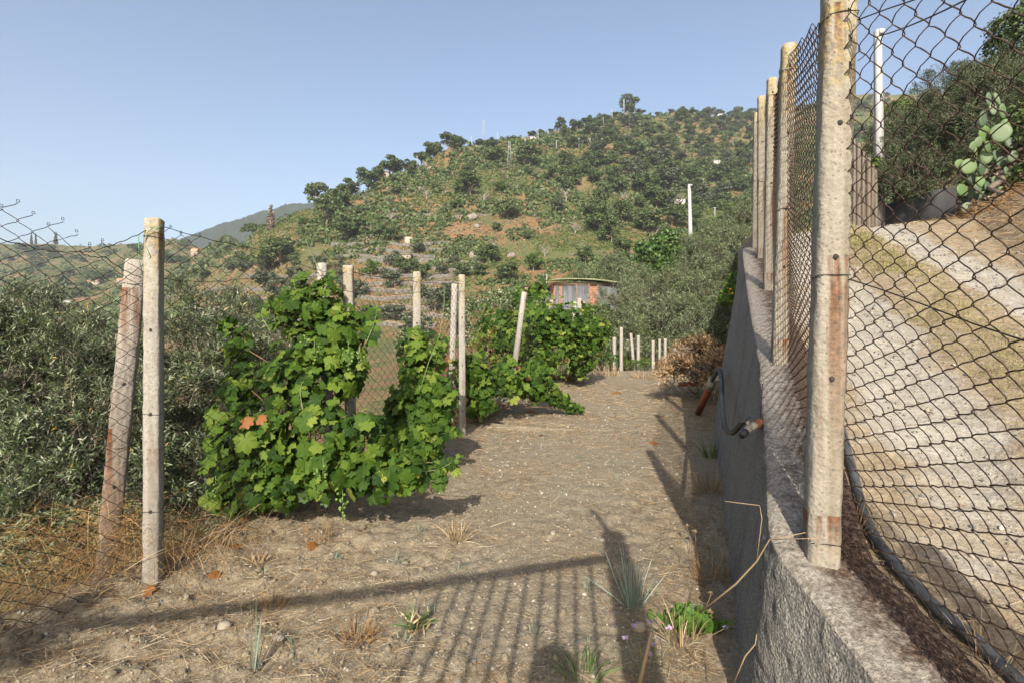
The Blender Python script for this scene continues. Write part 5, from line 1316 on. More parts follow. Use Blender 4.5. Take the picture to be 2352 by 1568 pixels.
grapevine(v4, P(1250, 866, 13), 'wide dense dark green grapevine row in front of the shed', 2900, 504, .076, [(1306, 845, 11.4, 14, 14, 30), (1220, 850, 11, 8, 16, 20)], [(1302, 826, 11.5, .09), (1222, 792, 11.4, .07)], shoots=[([(1240, 700), (1252, 670), (1265, 640)], 12.3), ([(1200, 690), (1195, 670), (1185, 655)], 12), ([(1360, 760), (1385, 745), (1395, 735)], 12.3)])
# low vine hugging the white pole on the lane
pv = thing('climbing_vine', P(2016, 470, 17), 'small bright vine climbing the foot of the white pole by the lane', 'vine')
g = MB(); vine_leaves(g, [blob(2014, 400, 16.9, 10, 34, .16), blob(2012, 440, 16.9, 9, 34, .14), blob(2010, 375, 16.9, 10, 14, .12)], 190, np.random.default_rng(9), .09); g.build('foliage', M_VLEAF, pv)
g = MB(); g.tube([P(2016, 490, 17), P(2013, 430, 16.95), P(2015, 370, 16.95)], .02, 5); g.build('stem', M_CANE, pv)

# ================================================================== blades, straw, stones of the field
def G(px, py, lift=0):
    d = F*CAMZ/(py-HY); p = P(px, py, d); p[2] = float(field_surf(np.array([p[0]]), np.array([p[1]]))[0])+lift; return p
def blades(mb, base, dirv, ln, wd, bend, nseg=3, mi=0, rg=rng):
    N = len(base); d = dirv/np.linalg.norm(dirv, axis=1, keepdims=True)
    side = np.cross(d, unit(N, rg)); side /= np.linalg.norm(side, axis=1, keepdims=True)
    bd = np.cross(d, side); bd = bd*.5+np.array([0, 0, -1.])
    t = np.linspace(0, 1, nseg+1)
    pts = base[:, None]+d[:, None]*(t[None, :, None]*ln[:, None, None])+bd[:, None]*((t**2)[None, :, None]*(bend*ln)[:, None, None])
    w = wd[:, None]*(1-t[None]**2*.85)
    L_ = pts-side[:, None]*w[..., None]/2; R_ = pts+side[:, None]*w[..., None]/2
    v = np.stack([L_, R_], 2).reshape(-1, 3)
    k = np.arange(N)[:, None]*(2*(nseg+1))+np.arange(nseg)[None]*2
    f = np.stack([k, k+1, k+3, k+2], -1).reshape(-1, 4); mb.add(v, f, mi)
M_STRAW = leaf_mat('dry_straw', [(0, (.15, .09, .045)), (.4, (.27, .185, .095)), (.75, (.38, .285, .17)), (1, (.5, .42, .29))], .15, .7)
M_ORSTRAW = leaf_mat('orange_straw', [(0, (.10, .05, .022)), (.5, (.20, .11, .046)), (.85, (.32, .20, .085)), (1, (.42, .30, .15))], .15, .75)
M_BLUEGRASS = leaf_mat('blue_grey_blades', [(0, (.13, .19, .15)), (.6, (.22, .29, .25)), (1, (.34, .40, .36))], .2, .5)
M_WEED = leaf_mat('small_weed_leaves', [(0, (.06, .11, .03)), (.6, (.11, .17, .06)), (1, (.20, .24, .12))], .3, .55)
M_GREYWEED = leaf_mat('grey_weed_leaves', [(0, (.10, .14, .10)), (.6, (.17, .21, .16)), (1, (.27, .30, .24))], .2, .6)
rg = np.random.default_rng(77)
def field_pts(n, y0, y1, dens):
    out = []
    tot = 0
    while tot < n:
        m_ = n*3
        d = np.exp(rg.uniform(np.log(y0), np.log(y1), m_)); px = rg.uniform(-60, 1700, m_); x = (px-CX)/F*d
        ok = (x > fence_x(d)-.7) & (x < np.where(d < 7.1, wall_x(d)-.02-.1*d, 3+.43*(d-7.1)))
        ok &= rg.random(m_) < dens(x, d)
        q = np.stack([x[ok], d[ok]], -1); out.append(q); tot += len(q)
    q = np.concatenate(out)[:n]
    return np.concatenate([q, field_surf(q[:, 0], q[:, 1])[:, None]], 1)
def dens_straw(x, d):
    e = np.clip(1-(x-fence_x(d))/1.1, 0, 1)+np.clip(1-(np.where(d < 7.1, wall_x(d), 3+.43*(d-7.1))-.13*d-x)/.45, 0, 1)
    return np.clip(.10+.9*np.clip(fbm(x*1.6, d*1.6, 141, 3)*2.2-.25, 0, 1)+.7*e+.35*(d > 6), 0, 1)
P_ = field_pts(24000, 1.85, 17, dens_straw); N = len(P_)
a = rg.uniform(0, 6.28, N); el = np.abs(rg.normal(.10, .16, N))
dv = np.stack([np.cos(a)*np.cos(el), np.sin(a)*np.cos(el), np.sin(el)], -1)
sc = np.clip(P_[:, 1]/4.5, .75, 2.4)
g = MB(); blades(g, P_+np.array([0, 0, .006]), dv, rg.uniform(.03, .15, N)*sc**.6, rg.uniform(.0012, .0034, N)*sc, rg.uniform(0, .10, N), 3, 0, rg)
tag(g.build('straw_litter', M_STRAW), 'pale straw and dead stalks littering the field soil', 'straw', kind='stuff')
P_ = field_pts(9000, 1.85, 12, lambda x, d: np.clip(.02+1.2*np.clip(fbm(x*1.1+9, d*1.1, 151, 3)*2.4-.35, 0, 1)+.8*np.clip(1-(x-fence_x(d))/.8, 0, 1)+.9*np.clip(1-(wall_x(d)-.13*d-x)/.35, 0, 1), 0, 1)); N = len(P_)
a = rg.uniform(0, 6.28, N); el = np.abs(rg.normal(.35, .35, N))
dv = np.stack([np.cos(a)*np.cos(el), np.sin(a)*np.cos(el), np.sin(el)], -1); sc = np.clip(P_[:, 1]/4.5, .75, 2.2)
g = MB(); blades(g, P_, dv, rg.uniform(.03, .13, N)*sc**.5, rg.uniform(.001, .0024, N)*sc, rg.uniform(.1, .5, N), 3, 0, rg)
tag(g.build('dead_grass', M_ORSTRAW), 'orange brown dead grass in patches over the field soil', 'grass', kind='stuff')
# gravel
IV = np.array([[0, 0, 1], [.9, 0, .35], [.28, .85, .45], [-.72, .53, .4], [-.72, -.53, .45], [.28, -.85, .35], [.72, .53, -.45], [-.28, .85, -.4], [-.9, 0, -.45], [-.28, -.85, -.4], [.72, -.53, -.45], [0, 0, -1]])
IF = np.array([[0,1,2],[0,2,3],[0,3,4],[0,4,5],[0,5,1],[1,6,2],[2,7,3],[3,8,4],[4,9,5],[5,10,1],[6,7,2],[7,8,3],[8,9,4],[9,10,5],[10,6,1],[11,7,6],[11,8,7],[11,9,8],[11,10,9],[11,6,10]])
m, nt, b = new_mat('field_gravel'); setc(nt, b, ramp(nt, rnd_island(nt), [(0, (.10, .10, .10)), (.3, (.2, .19, .175)), (.6, (.27, .23, .175)), (.93, (.33, .29, .24)), (1, (.45, .41, .36))])); b.inputs['Roughness'].default_value = .85; M_GRAVEL = m
P_ = field_pts(9000, 1.8, 12, lambda x, d: np.full_like(x, .6)); N = len(P_)
q = unit(N, rg); rot = frames(unit(N, rg), q); s = np.clip(rg.lognormal(-5.35, .5, N), .002, .022)*np.clip(P_[:, 1]/4, .8, 1.8)
v, f = scatter(IV, IF, P_+np.array([0, 0, .001]), rot, np.stack([s, s*rg.uniform(.6, 1, N), s*rg.uniform(.4, .8, N)], -1)); g = MB(); g.add(v, f)
tag(g.build('gravel', M_GRAVEL), 'small stones and gravel strewn over the field soil', 'gravel', kind='stuff')
# clods
P_ = field_pts(1800, 1.8, 6.5, lambda x, d: np.clip(.15+.6*(x < .1)+.4*(d < 2.8), 0, 1)); N = len(P_)
q = unit(N, rg); rot = frames(unit(N, rg), q); s = np.clip(rg.lognormal(-4.7, .5, N), .004, .028)
v, f = scatter(IV, IF, P_-np.array([0, 0, .002]), rot, np.stack([s, s*rg.uniform(.6, 1, N), s*rg.uniform(.5, .9, N)], -1)); g = MB(); g.add(v, f)
tag(g.build('soil_clods', ms), 'crumbled earth clods of the turned soil', 'soil clods', kind='stuff')
# little weeds in the field: each one a plant
def tuft(name, p, label, cat, n, ln, wd, mat, seed, spread=.6, r0=.02, bend=.25, group=None, curl=.2):
    rg2 = np.random.default_rng(seed); root = p
    a = rg2.uniform(0, 6.28, n); el = np.pi/2-np.abs(rg2.normal(0, spread, n)); q = r0*np.sqrt(rg2.random(n))
    base = np.stack([np.cos(a)*q, np.sin(a)*q, np.full(n, -.01)], -1)
    dv = np.stack([np.cos(a)*np.cos(el), np.sin(a)*np.cos(el), np.sin(el)], -1)
    g = MB(); blades(g, base, dv, ln*rg2.uniform(.5, 1.1, n), wd*rg2.uniform(.7, 1.2, n), bend*rg2.uniform(.3, 1.3, n), 4, 0, rg2)
    o = g.build(name, mat); o.location = [float(c) for c in root]; tag(o, label, cat, group); return o
protos = [tuft('small_weed', G(1200, 1100), '', 'weed', 14, .07, .006, M_GREYWEED, 600+k, .7, .02, .2) for k in range(3)]
rr = random.Random(31)
spots = []
for i in range(64):
    d = math.exp(rr.uniform(math.log(2.2), math.log(13))); px = rr.uniform(560, 1640)
    x = (px-CX)/F*d
    if x < fence_x(d)+.35 or x > (wall_x(d)-.15*d-.1 if d < 7 else 3+.4*(d-7)): continue
    spots.append((x, d))
for i, (x, d) in enumerate(spots):
    o = protos[i] if i < 3 else protos[i % 3].copy()
    if i >= 3: COL.objects.link(o)
    o.location = (x, d, float(field_surf(np.array([x]), np.array([d]))[0])); s = rr.uniform(.6, 1.4)*(1 if d < 5 else 1.4); o.scale = (s, s, s); o.rotation_euler = (0, 0, rr.uniform(0, 6))
    tag(o, 'small grey green weed sprouting from the bare soil of the field', 'weed', 'small weeds in the field')
tuft('bluegrass_tuft', G(1452, 1392), 'blue grey grass tuft of long thin blades in the gate post shadow', 'grass tuft', 60, .34, .005, M_BLUEGRASS, 610, .28, .045, .12)
tuft('bluegrass_tuft', G(1148, 928), 'blue grey spiky grass tuft at the foot of the tilted post', 'grass tuft', 70, .34, .011, M_BLUEGRASS, 611, .55, .05, .15)
tuft('strap_leaf_clump', G(1335, 1560), 'dark green clump of strap leaves in the photographer shadow at the bottom', 'plant', 46, .19, .007, M_WEED, 612, .75, .07, .35)
tuft('dry_grass_tuft', G(1050, 1245), 'pale dry grass tuft standing in the middle of the soil', 'grass tuft', 70, .20, .0035, M_STRAW, 613, .65, .06, .3)
tuft('dry_grass_tuft', G(820, 1470), 'brown dry tuft of grass and leaves left of the green thistle', 'grass tuft', 80, .16, .005, M_ORSTRAW, 614, .7, .07, .35)
tuft('dry_grass_tuft', G(735, 1240), 'flattened orange dry tuft below the biggest vine', 'grass tuft', 90, .20, .003, M_ORSTRAW, 615, 1.0, .1, .4)
tuft('dry_grass_tuft', G(620, 1400), 'orange dry tuft near the left end of the gate shadow', 'grass tuft', 70, .16, .003, M_ORSTRAW, 616, .95, .07, .4)
tuft('dry_grass_tuft', G(1560, 1470), 'dry bent tuft of straw left of the bright green plant by the wall', 'grass tuft', 70, .24, .004, M_STRAW, 617, .8, .08, .4)
tuft('dry_grass_tuft', G(1625, 1330), 'brown dry tuft against the wall foot', 'grass tuft', 120, .26, .003, M_ORSTRAW, 618, .8, .1, .4)
tuft('dry_grass_tuft', G(1640, 1130), 'brown dry tuft against the wall foot below the valve', 'grass tuft', 130, .36, .004, M_ORSTRAW, 619, .7, .14, .4)
tuft('dry_grass_tuft', G(1290, 880), 'dark orange heap of dead grass under the dense vine row', 'grass tuft', 260, .55, .012, M_ORSTRAW, 620, 1.0, .3, .4)
tuft('dry_grass_tuft', G(1390, 862), 'pale dry tall grass at the left end of the field edge', 'grass tuft', 120, .5, .012, M_STRAW, 621, .6, .4, .3)
tuft('dry_grass_tuft', G(1480, 868), 'pale dry stubble in front of the lone far post', 'grass tuft', 90, .35, .012, M_STRAW, 622, .7, .4, .3)
tuft('green_weed', G(1632, 1050), 'green grassy weed at the wall foot under the orange pipe', 'weed', 60, .28, .01, M_WEED, 623, .5, .08, .25)
tuft('pale_stem_plant', G(582, 1535), 'thin pale green stem plant standing alone at the bottom left', 'plant', 9, .30, .006, M_GREYWEED, 624, .16, .012, .06)
tuft('dry_thistle', G(592, 1300), 'bleached dead thistle lying below the big vine', 'thistle', 60, .12, .010, M_STRAW, 625, 1.1, .05, .3)
th_ = thing('green_thistle', G(955, 1445), 'green and straw coloured thistle right of centre left at the bottom', 'thistle')
g = MB(); n = 34; a = rg.uniform(0, 6.28, n); el = rg.uniform(.1, 1.0, n)
blades(g, np.zeros((n, 3)), np.stack([np.cos(a)*np.cos(el), np.sin(a)*np.cos(el), np.sin(el)], -1), rg.uniform(.08, .17, n), rg.uniform(.012, .022, n), rg.uniform(.1, .4, n), 4, 0, rg); g.build('leaves', M_WEED, th_, world=False)
g = MB(); n = 40; a = rg.uniform(0, 6.28, n); el = rg.uniform(.1, 1.2, n)
blades(g, rg.normal(0, .03, (n, 3))*np.array([1, 1, .4])+np.array([0, 0, .03]), np.stack([np.cos(a)*np.cos(el), np.sin(a)*np.cos(el), np.sin(el)], -1), rg.uniform(.03, .08, n), rg.uniform(.006, .012, n), rg.uniform(.1, .4, n), 3, 0, rg); g.build('spines', M_STRAW, th_, world=False)
# bright fleshy plant by the wall
fp_ = thing('fleshy_plant', G(1583, 1432), 'bright green fleshy leaved plant at the foot of the wall', 'plant')
n = 240; q = rg.normal(0, 1, (n, 2))*np.array([.06, .045]); base = np.stack([q[:, 0], q[:, 1], np.zeros(n)], -1)
y = np.stack([q[:, 0]*4, q[:, 1]*4, np.ones(n)], -1)+rg.normal(0, .3, (n, 3)); LV2 = np.array([[-.12, 0, 0], [.12, 0, 0], [.34, .45, .05], [.26, .85, .03], [0, 1, 0], [-.26, .85, .03], [-.34, .45, .05]]); LF2 = np.array([[0, 1, 2, 6], [6, 2, 3, 5], [5, 3, 4, 4]]); LF2 = np.array([[0, 1, 2], [0, 2, 6], [6, 2, 3], [6, 3, 5], [5, 3, 4]])
v, f = scatter(LV2, LF2, base, frames(y, unit(n, rg)+np.array([0, -.8, .3])), rg.uniform(.03, .055, n)); g = MB(); g.add(v, f)
M_FLESHY = leaf_mat('fleshy_green_leaf', [(0, (.055, .12, .02)), (.6, (.09, .175, .03)), (1, (.14, .22, .05))], .3, .45); g.build('leaves', M_FLESHY, fp_, world=False)
g = MB(); n = 30; base = rg.normal(0, .07, (n, 3))*np.array([1, .7, 0]); blades(g, base, unit(n, rg)*np.array([1, 1, .3])+np.array([0, 0, .1]), rg.uniform(.04, .09, n), rg.uniform(.008, .014, n), rg.uniform(.1, .3, n), 3, 0, rg); g.build('dead_leaves', M_ORSTRAW, fp_, world=False)
# scabious flowers and seed heads
M_LILAC = leaf_mat('lilac_petals', [(0, (.42, .30, .55)), (1, (.62, .50, .72))], .3, .6)
def stalk_flower(px, py, base_px, label, mat, rad, cat, group, d=None, name='scabious'):
    bp = G(*base_px); t = P(px, py, bp[1]-.02); root = thing(name, bp, label, cat, group)
    g = MB(); mid = (bp+t)/2+np.array([.015, 0, .01]); g.tube([bp, mid, t], .0018, 4); g.build('stem', M_GREENSTEM if mat is M_LILAC else M_CANE, root)
    g = MB(); n = 40; u = unit(n, rg); u[:, 2] = np.abs(u[:, 2])*.6
    blades(g, np.repeat(t[None], n, 0), u, np.full(n, rad)*rg.uniform(.7, 1.1, n), np.full(n, rad*.35), np.full(n, .1), 2, 0, rg); g.build('flower_head', mat, root)
for i, (x, y, bx, by) in enumerate([(1455, 1437, 1470, 1560), (1437, 1464, 1460, 1580), (1495, 1427, 1498, 1540), (1537, 1441, 1520, 1540), (1500, 1480, 1505, 1570), (1492, 1502, 1500, 1585), (1668, 1440, 1672, 1500)]):
    stalk_flower(x, y, (bx, by), 'lilac scabious flower on a thin stem at the bottom by the wall' if i < 6 else 'lilac scabious flower close to the wall foot', M_LILAC, .015, 'flower', 'lilac flowers by the wall' if i < 6 else None)
for i, (x, y, bx, by) in enumerate([(1577, 1208, 1583, 1262), (1596, 1220, 1590, 1268), (1634, 1362, 1600, 1420), (1556, 1245, 1560, 1290), (1632, 1405, 1625, 1440)]):
    stalk_flower(x, y, (bx, by), 'bleached star shaped seed head on a dry stalk by the wall foot', M_STRAW, .02, 'seed head', 'dry seed heads by the wall', name='seed_head')
for i, (x, y, bx, by, lab) in enumerate([(655, 960, 650, 1210, 'pale round seed head standing before the big vine, upper one'), (1040, 660, 985, 1080, 'x')][:1]):
    stalk_flower(x, y, (bx, by), lab, M_STRAW, .02, 'seed head', None, name='seed_head')
for (pts, d, lab, r_) in [([(962, 905), (985, 830), (1010, 770), (1020, 700), (1020, 655)], 4.7, 'long bare green stalk rising over the second vine, left of the slim post', .0045), ([(748, 640), (728, 610), (710, 575), (702, 548)], 4.2, 'thin green stalk tip rising above the tallest vine', .003), ([(600, 860), (585, 820), (570, 780)], 4.3, 'pale stalk standing between olive and tall vine', .0035)]:
    g = MB(); p = [P(x, y, d) for x, y in pts]; K = len(p); 
    g.tube(p, np.linspace(r_, r_*.4, K), 5); g.tube([p[1], p[1]+np.array([.06, 0, .10])], [r_*.5, r_*.3], 4)
    tag(g.build('stalk', M_GREENSTEM, origin=p[0]), lab, 'stalk')
# dry stems arching over the wall
g = MB(); p = [P(1612, 1402, 1.95), P(1690, 1340, 1.86), P(1738, 1288, 1.78), P(1768, 1238, 1.75), P(1850, 1222, 1.66)]; g.tube(p, [.004, .0035, .003, .0022, .0012], 5); g.tube([p[2], P(1750, 1190, 1.76), P(1745, 1160, 1.77), P(1665, 1150, 1.78)], [.002, .0016, .0013, .001], 4); g.tube([p[3], P(1880, 1235, 1.6)], .0012, 4)
tag(g.build('bent_stalk', M_STRAW, origin=p[0]), 'long dry stem arching up from the field over the grey wall edge', 'stem')
g = MB(); p = [P(1462, 1600, 1.9), P(1478, 1530, 1.9), P(1497, 1450, 1.9)]; g.tube(p, [.011, .008, .006], 6); tag(g.build('dry_cane', M_STRAW, origin=p[0]), 'thick broken dry cane sticking up at the bottom edge', 'cane')
g = MB(); p = [P(1685, 1568, 1.75), P(1712, 1505, 1.72), P(1735, 1478, 1.7), P(1738, 1455, 1.7)]; g.tube(p, [.003, .0025, .002, .001], 5); tag(g.build('bent_stalk', M_STRAW, origin=p[0]), 'short forked dry stem against the wall face at the bottom', 'stem')
# fallen leaves, stones
for i, (x, y, lab) in enumerate([(337, 1385, 'rusty fallen vine leaf beside the foot of the straight post'), (490, 1335, 'rusty fallen vine leaf in the straw right of the straight post'), (540, 1285, 'pale brown fallen leaf below the big vine'), (566, 1200, 'orange fallen leaf under the left edge of the big vine'), (720, 1262, 'small orange fallen leaf below the big vine'), (1245, 1000, 'orange fallen leaf on the open soil, nearer one'), (1215, 950, 'orange fallen leaf on the open soil, farther one'), (1418, 905, 'red orange fallen leaf far along the path'), (1505, 1080-60, 'orange fallen leaf at the edge of the post shadow'), (1150, 945, 'orange fallen leaf by the blue grey spiky tuft')]):
    p = G(x, y, .015); g = MB(); v, f = scatter(GV, GF, np.zeros((1, 3)), frames(np.array([[math.cos(i), math.sin(i), .25]]), np.array([[.2, -.5, .8]])), np.array([.05+.006*(p[1] > 4)*p[1]])); g.add(v, f); o = g.build('fallen_leaf', M_AUT); o.location = [float(c) for c in p]; tag(o, lab, 'leaf')
rr = random.Random(8)
for i, (x, y, s, lab) in enumerate([(860, 1320, .022, 'dark grey stone left of centre on the bare soil'), (1270, 1330-100, .02, 'small grey stone in the middle of the path'), (1470, 1455-15, .035, 'white stone by the lilac flowers at the bottom'), (515, 1450, .03, 'grey stone at the bottom left in the turned soil, larger of two'), (640, 1478, .022, 'grey stone at the bottom left in the turned soil, smaller of two'), (425, 1380, .025, 'pale round stone near the foot of the straight post'), (1180, 1205, .018, 'pale flat stone in the middle of the soil'), (1385, 1240, .02, 'pale stone beside the gate post shadow')]):
    p = G(x, y); g = MB(); g.sphere((0, 0, .3*s), (s*1.2, s, s*.7), 9, 6, 0, .14); o = g.build('stone', M_GRAVEL); o.location = [float(c) for c in p]; o.rotation_euler = (rr.uniform(-.3, .3), rr.uniform(-.3, .3), rr.uniform(0, 6)); tag(o, lab, 'stone')
M_HEAP = leaf_mat('heap_straw', [(0, (.13, .06, .022)), (.4, (.28, .15, .055)), (.8, (.44, .28, .11)), (1, (.56, .42, .21))], .2, .7)
# heap of dead straw by the fence
hp = thing('straw_heap', P(260, 1400, 2.6)*np.array([1, 1, 0]), 'big heap of orange dead weeds and straw round the feet of the two left posts', 'dead weeds')
n = 5200; t = rg.random(n)
t = t**1.25; cx = np.interp(t, [0, .35, .7, 1], [-2.75, -2.3, -2.03, -1.72]); cy = np.interp(t, [0, .35, .7, 1], [2.15, 2.55, 2.85, 3.2])
bx = cx+rg.normal(0, .16, n)-.06; by = cy+rg.normal(0, .16, n)+.05; bz = field_z(bx, by)+rg.uniform(0, .36, n)*np.interp(t, [0, .3, .6, 1], [.9, 1.4, 1.0, .15])
a = rg.uniform(0, 6.28, n); el = rg.normal(.35, .45, n)
g = MB(); blades(g, np.stack([bx, by, bz], -1), np.stack([np.cos(a)*np.cos(el), np.sin(a)*np.cos(el), np.sin(el)], -1), rg.uniform(.06, .24, n), rg.uniform(.001, .0022, n), rg.uniform(.1, .8, n), 5, 0, rg); g.build('straw', M_HEAP, hp)
n = 420; t = rg.random(n)**.8; cx = np.interp(t, [0, .5, 1], [-2.7, -2.15, -1.75]); cy = np.interp(t, [0, .5, 1], [2.3, 2.8, 3.1])
bx = cx+rg.normal(0, .14, n); by = cy+rg.normal(0, .12, n); bz = field_z(bx, by)+.05
g = MB(); a = rg.uniform(0, 6.28, n); el = rg.uniform(.6, 1.4, n)
blades(g, np.stack([bx, by, bz], -1), np.stack([np.cos(a)*np.cos(el), np.sin(a)*np.cos(el), np.sin(el)], -1), rg.uniform(.12, .42, n), rg.uniform(.0012, .003, n), rg.uniform(.1, .4, n), 5, 0, rg); g.build('stalks', M_STRAW, hp)
# dry pruned branches piled at the end of the wall
M_DEADLEAF = leaf_mat('dead_olive_leaves', [(0, (.22, .135, .07)), (.5, (.38, .25, .135)), (1, (.52, .38, .23))], .2, .7)
bp = make_olive('brush_pile', [blob(1610, 818, 10.3, 32, 24, .5), blob(1580, 838, 10, 22, 14, .4), blob(1635, 805, 10.5, 22, 26, .5), blob(1592, 808, 10.5, 20, 16, .35), blob(1556, 848, 9.6, 22, 10, .3), blob(1615, 845, 9.4, 40, 22, .4)], (3.7, 10.2, 0), 'heap of pruned branches with dead tan leaves at the end of the wall', 1000, .075, 12, M_DEADLEAF, 441, .3, thin=False, trunk_r=.03, length=(.2, .4), cat='brush pile')
g = MB()
for (x0, y0, x1, y1) in [(1545, 803, 1640, 845), (1535, 845, 1600, 820), (1526, 856, 1590, 838), (1560, 800, 1620, 800), (1550, 830, 1640, 860)]:
    limb(g, P(x0, y0, 9.5), P(x1, y1, 10.2), .03, .018, .05, 6, 6)
g.build('cut_branches', M_BARK, bp)
# ================================================================== pipes and hose at the wall
M_RUBBER = flat_mat('black_rubber', (.035, .036, .038), .55, .3, 12, .1)
M_PVC = flat_mat('orange_drain_pipe', (.22, .065, .028), .5, .25, 6, .1)
M_GREYPIPE = flat_mat('grey_black_pipe', (.05, .053, .056), .6, .45, 9, .2)
M_VALVE = flat_mat('limescaled_brass', (.30, .27, .21), .6, .4, 30, .4)
M_RUSTCAP = flat_mat('rusty_pipe_end', (.25, .09, .045), .8, .35, 30, .3)
g = MB(); p = smooth([P(1712, 968, 2.62), P(1700, 976, 2.66), P(1680, 993, 2.9), P(1664, 975, 3.4), P(1658, 920, 4.2), P(1657, 872, 5.0), P(1651, 848, 5.8), P(1643, 858, 6.4), P(1636, 872, 6.9)], 60); g.tube(p, np.linspace(.011, .03, 60), 8)
tag(g.build('hose', M_RUBBER, origin=p[0], smooth=True), 'black rubber hose hanging in a loop along the grey wall from the valve', 'hose')
vt = thing('water_valve', P(1722, 980, 2.62), 'lime crusted tap valve with a rusty end sticking out of the grey wall', 'valve')
g = MB(); g.tube([P(1745, 972, 2.66), P(1730, 978, 2.62), P(1712, 990, 2.58)], [.018, .021, .019], 10); g.tube([P(1716, 965, 2.60), P(1718, 975, 2.6)], [.010, .012], 8); g.build('body', M_VALVE, vt)
g = MB(); g.tube([P(1748, 970, 2.67), P(1738, 974, 2.62)], [.024, .023], 12); g.build('pipe_end', M_RUSTCAP, vt)
g = MB(); g.tube([P(1712, 990, 2.575), P(1704, 1000, 2.55)], [.020, .017], 10); g.build('outlet_cap', M_RUBBER, vt)
g = MB(); g.tube([P(1698, 971, 2.58), P(1716, 963, 2.60), P(1722, 957, 2.61)], [.006, .008, .006], 6); g.build('handle', M_GREYPIPE, vt)
g = MB(); p = smooth([P(1746, 975, 2.66), P(1748, 940, 2.70), P(1751, 880, 2.86)], 20); g.tube(p, .0022, 4); g.build('binding_wire', M_WIREDK, vt)
op = thing('drain_pipe', P(1606, 940, 8.4), 'orange plastic drain pipe sloping down from the far end of the grey wall', 'pipe')
g = MB(); g.tube([P(1604, 948, 8.3), P(1634, 880, 7.5)], .052, 12); g.build('pipe', M_PVC, op)
g = MB(); g.tube([P(1630, 890, 7.6), P(1637, 872, 7.4)], .06, 12); g.tube([P(1637, 873, 7.4), P(1652, 868, 7.2)], .045, 10); g.build('collar', M_VALVE, op)
g = MB(); p = P(1565, 880, 9.6); p2 = P(1610, 878, 9.3); g.tube([P(1560, 882, 10.6), P(1606, 880, 10.2)], .05, 10); tag(g.build('drain_pipe', M_PVC, origin=P(1585, 881, 10.4)), 'orange plastic pipe lying on the soil by the branch heap', 'pipe')
yy = np.linspace(.75, 3.3, 60); xx_ = wall_x(yy)+.37+.02*np.sin(yy*3); k = np.ones(9)/9; xx_ = np.convolve(np.pad(xx_, 4, 'edge'), k, 'valid')
g = MB(); g.tube(np.stack([xx_, yy, road_z(xx_, yy)+.015+.008*np.sin(yy*5)], -1), .020, 9)
tag(g.build('water_pipe', M_GREYPIPE, origin=(xx_[30], yy[30], 1.0), smooth=True), 'grey black pipe lying on the lane side of the wall under the fence', 'pipe')

# ================================================================== litter on the lane and its bank
def lane_pts(n, t0, t1, y0, y1, dens):
    out = []; tot = 0
    while tot < n:
        y = np.exp(rg.uniform(np.log(y0), np.log(y1), n*3)); t = rg.uniform(t0, t1, n*3); ok = rg.random(n*3) < dens(t, y)
        x = wall_x(y)+t; q = np.stack([x[ok], y[ok]], -1); out.append(q); tot += len(q)
    q = np.concatenate(out)[:n]; return np.concatenate([q, road_z(q[:, 0], q[:, 1])[:, None]+.004], 1)
def strew(name, n, t0, t1, y0, y1, dens, mat, ln, wd, elm, bend, label, cat):
    P_ = lane_pts(n, t0, t1, y0, y1, dens); N = len(P_); a = rg.uniform(0, 6.28, N); el = np.abs(rg.normal(elm, elm*.8, N))
    dv = np.stack([np.cos(a)*np.cos(el), np.sin(a)*np.cos(el), np.sin(el)], -1); sc = np.clip(P_[:, 1]/3, .8, 2.6)
    g = MB(); blades(g, P_, dv, rg.uniform(*ln, N)*sc**.5, rg.uniform(*wd, N)*sc, rg.uniform(*bend, N), 3, 0, rg); tag(g.build(name, mat), label, cat, kind='stuff')
tread = lambda t: np.exp(-((t-.8)/.42)**2)+np.exp(-((t-2.15)/.3)**2)
strew('lane_straw', 16000, .3, 4.5, .8, 14, lambda t, y: np.clip(.9-.75*tread(t)*np.clip((y-1.3)/1.5, .1, 1)+.2*(fbm(t*2, y*2, 161, 2)), .03, 1), M_STRAW, (.03, .13), (.001, .003), .12, (0, .12), 'pale straw scattered along the lane behind the fence', 'straw')
M_LANEGRASS = leaf_mat('yellow_green_grass', [(0, (.13, .13, .04)), (.5, (.22, .21, .075)), (1, (.36, .32, .15))], .25, .6)
strew('lane_grass', 9000, 1.15, 1.95, 1.6, 14, lambda t, y: np.exp(-((t-1.5)/.28)**2)*np.clip(.6+1.2*fbm(t*2, y*1.3, 171, 2), .1, 1), M_LANEGRASS, (.03, .09), (.0015, .003), .7, (.1, .5), 'yellow green short grass on the middle strip of the lane', 'grass')
strew('bank_grass', 16000, 2.5, 7, 2.5, 12, lambda t, y: np.clip((t-2.35-.22*np.clip(y-4, 0, 4))*2, 0, 1), M_ORSTRAW, (.08, .26), (.0015, .0035), .45, (.1, .6), 'brown dry grass hanging over the bank of the lane', 'grass')
P_ = lane_pts(5000, .3, 3, .8, 10, lambda t, y: np.clip(.2+.8*tread(t), 0, 1)); N = len(P_)
s = np.clip(rg.lognormal(-5.2, .5, N), .002, .02)*np.clip(P_[:, 1]/3, .8, 1.8); v, f = scatter(IV, IF, P_, frames(unit(N, rg), unit(N, rg)), np.stack([s, s*.8, s*.5], -1)); g = MB(); g.add(v, f)
tag(g.build('lane_gravel', M_GRAVEL), 'small stones scattered on the wheel tracks of the lane', 'gravel', kind='stuff')
p = np.array([2.28, 1.92, 0]); p[2] = float(road_z(p[0], p[1]))
g = MB(); g.sphere((0, 0, .02), (.055, .04, .035), 10, 7, 0, .08); o = g.build('stone', M_GRAVEL); o.location = [float(c) for c in P(2325, 1440, float(1.2))]; o.location.z = float(road_z(np.array([o.location.x]), np.array([o.location.y]))[0]); tag(o, 'big pale stone at the edge of the lane, bottom right corner', 'stone')
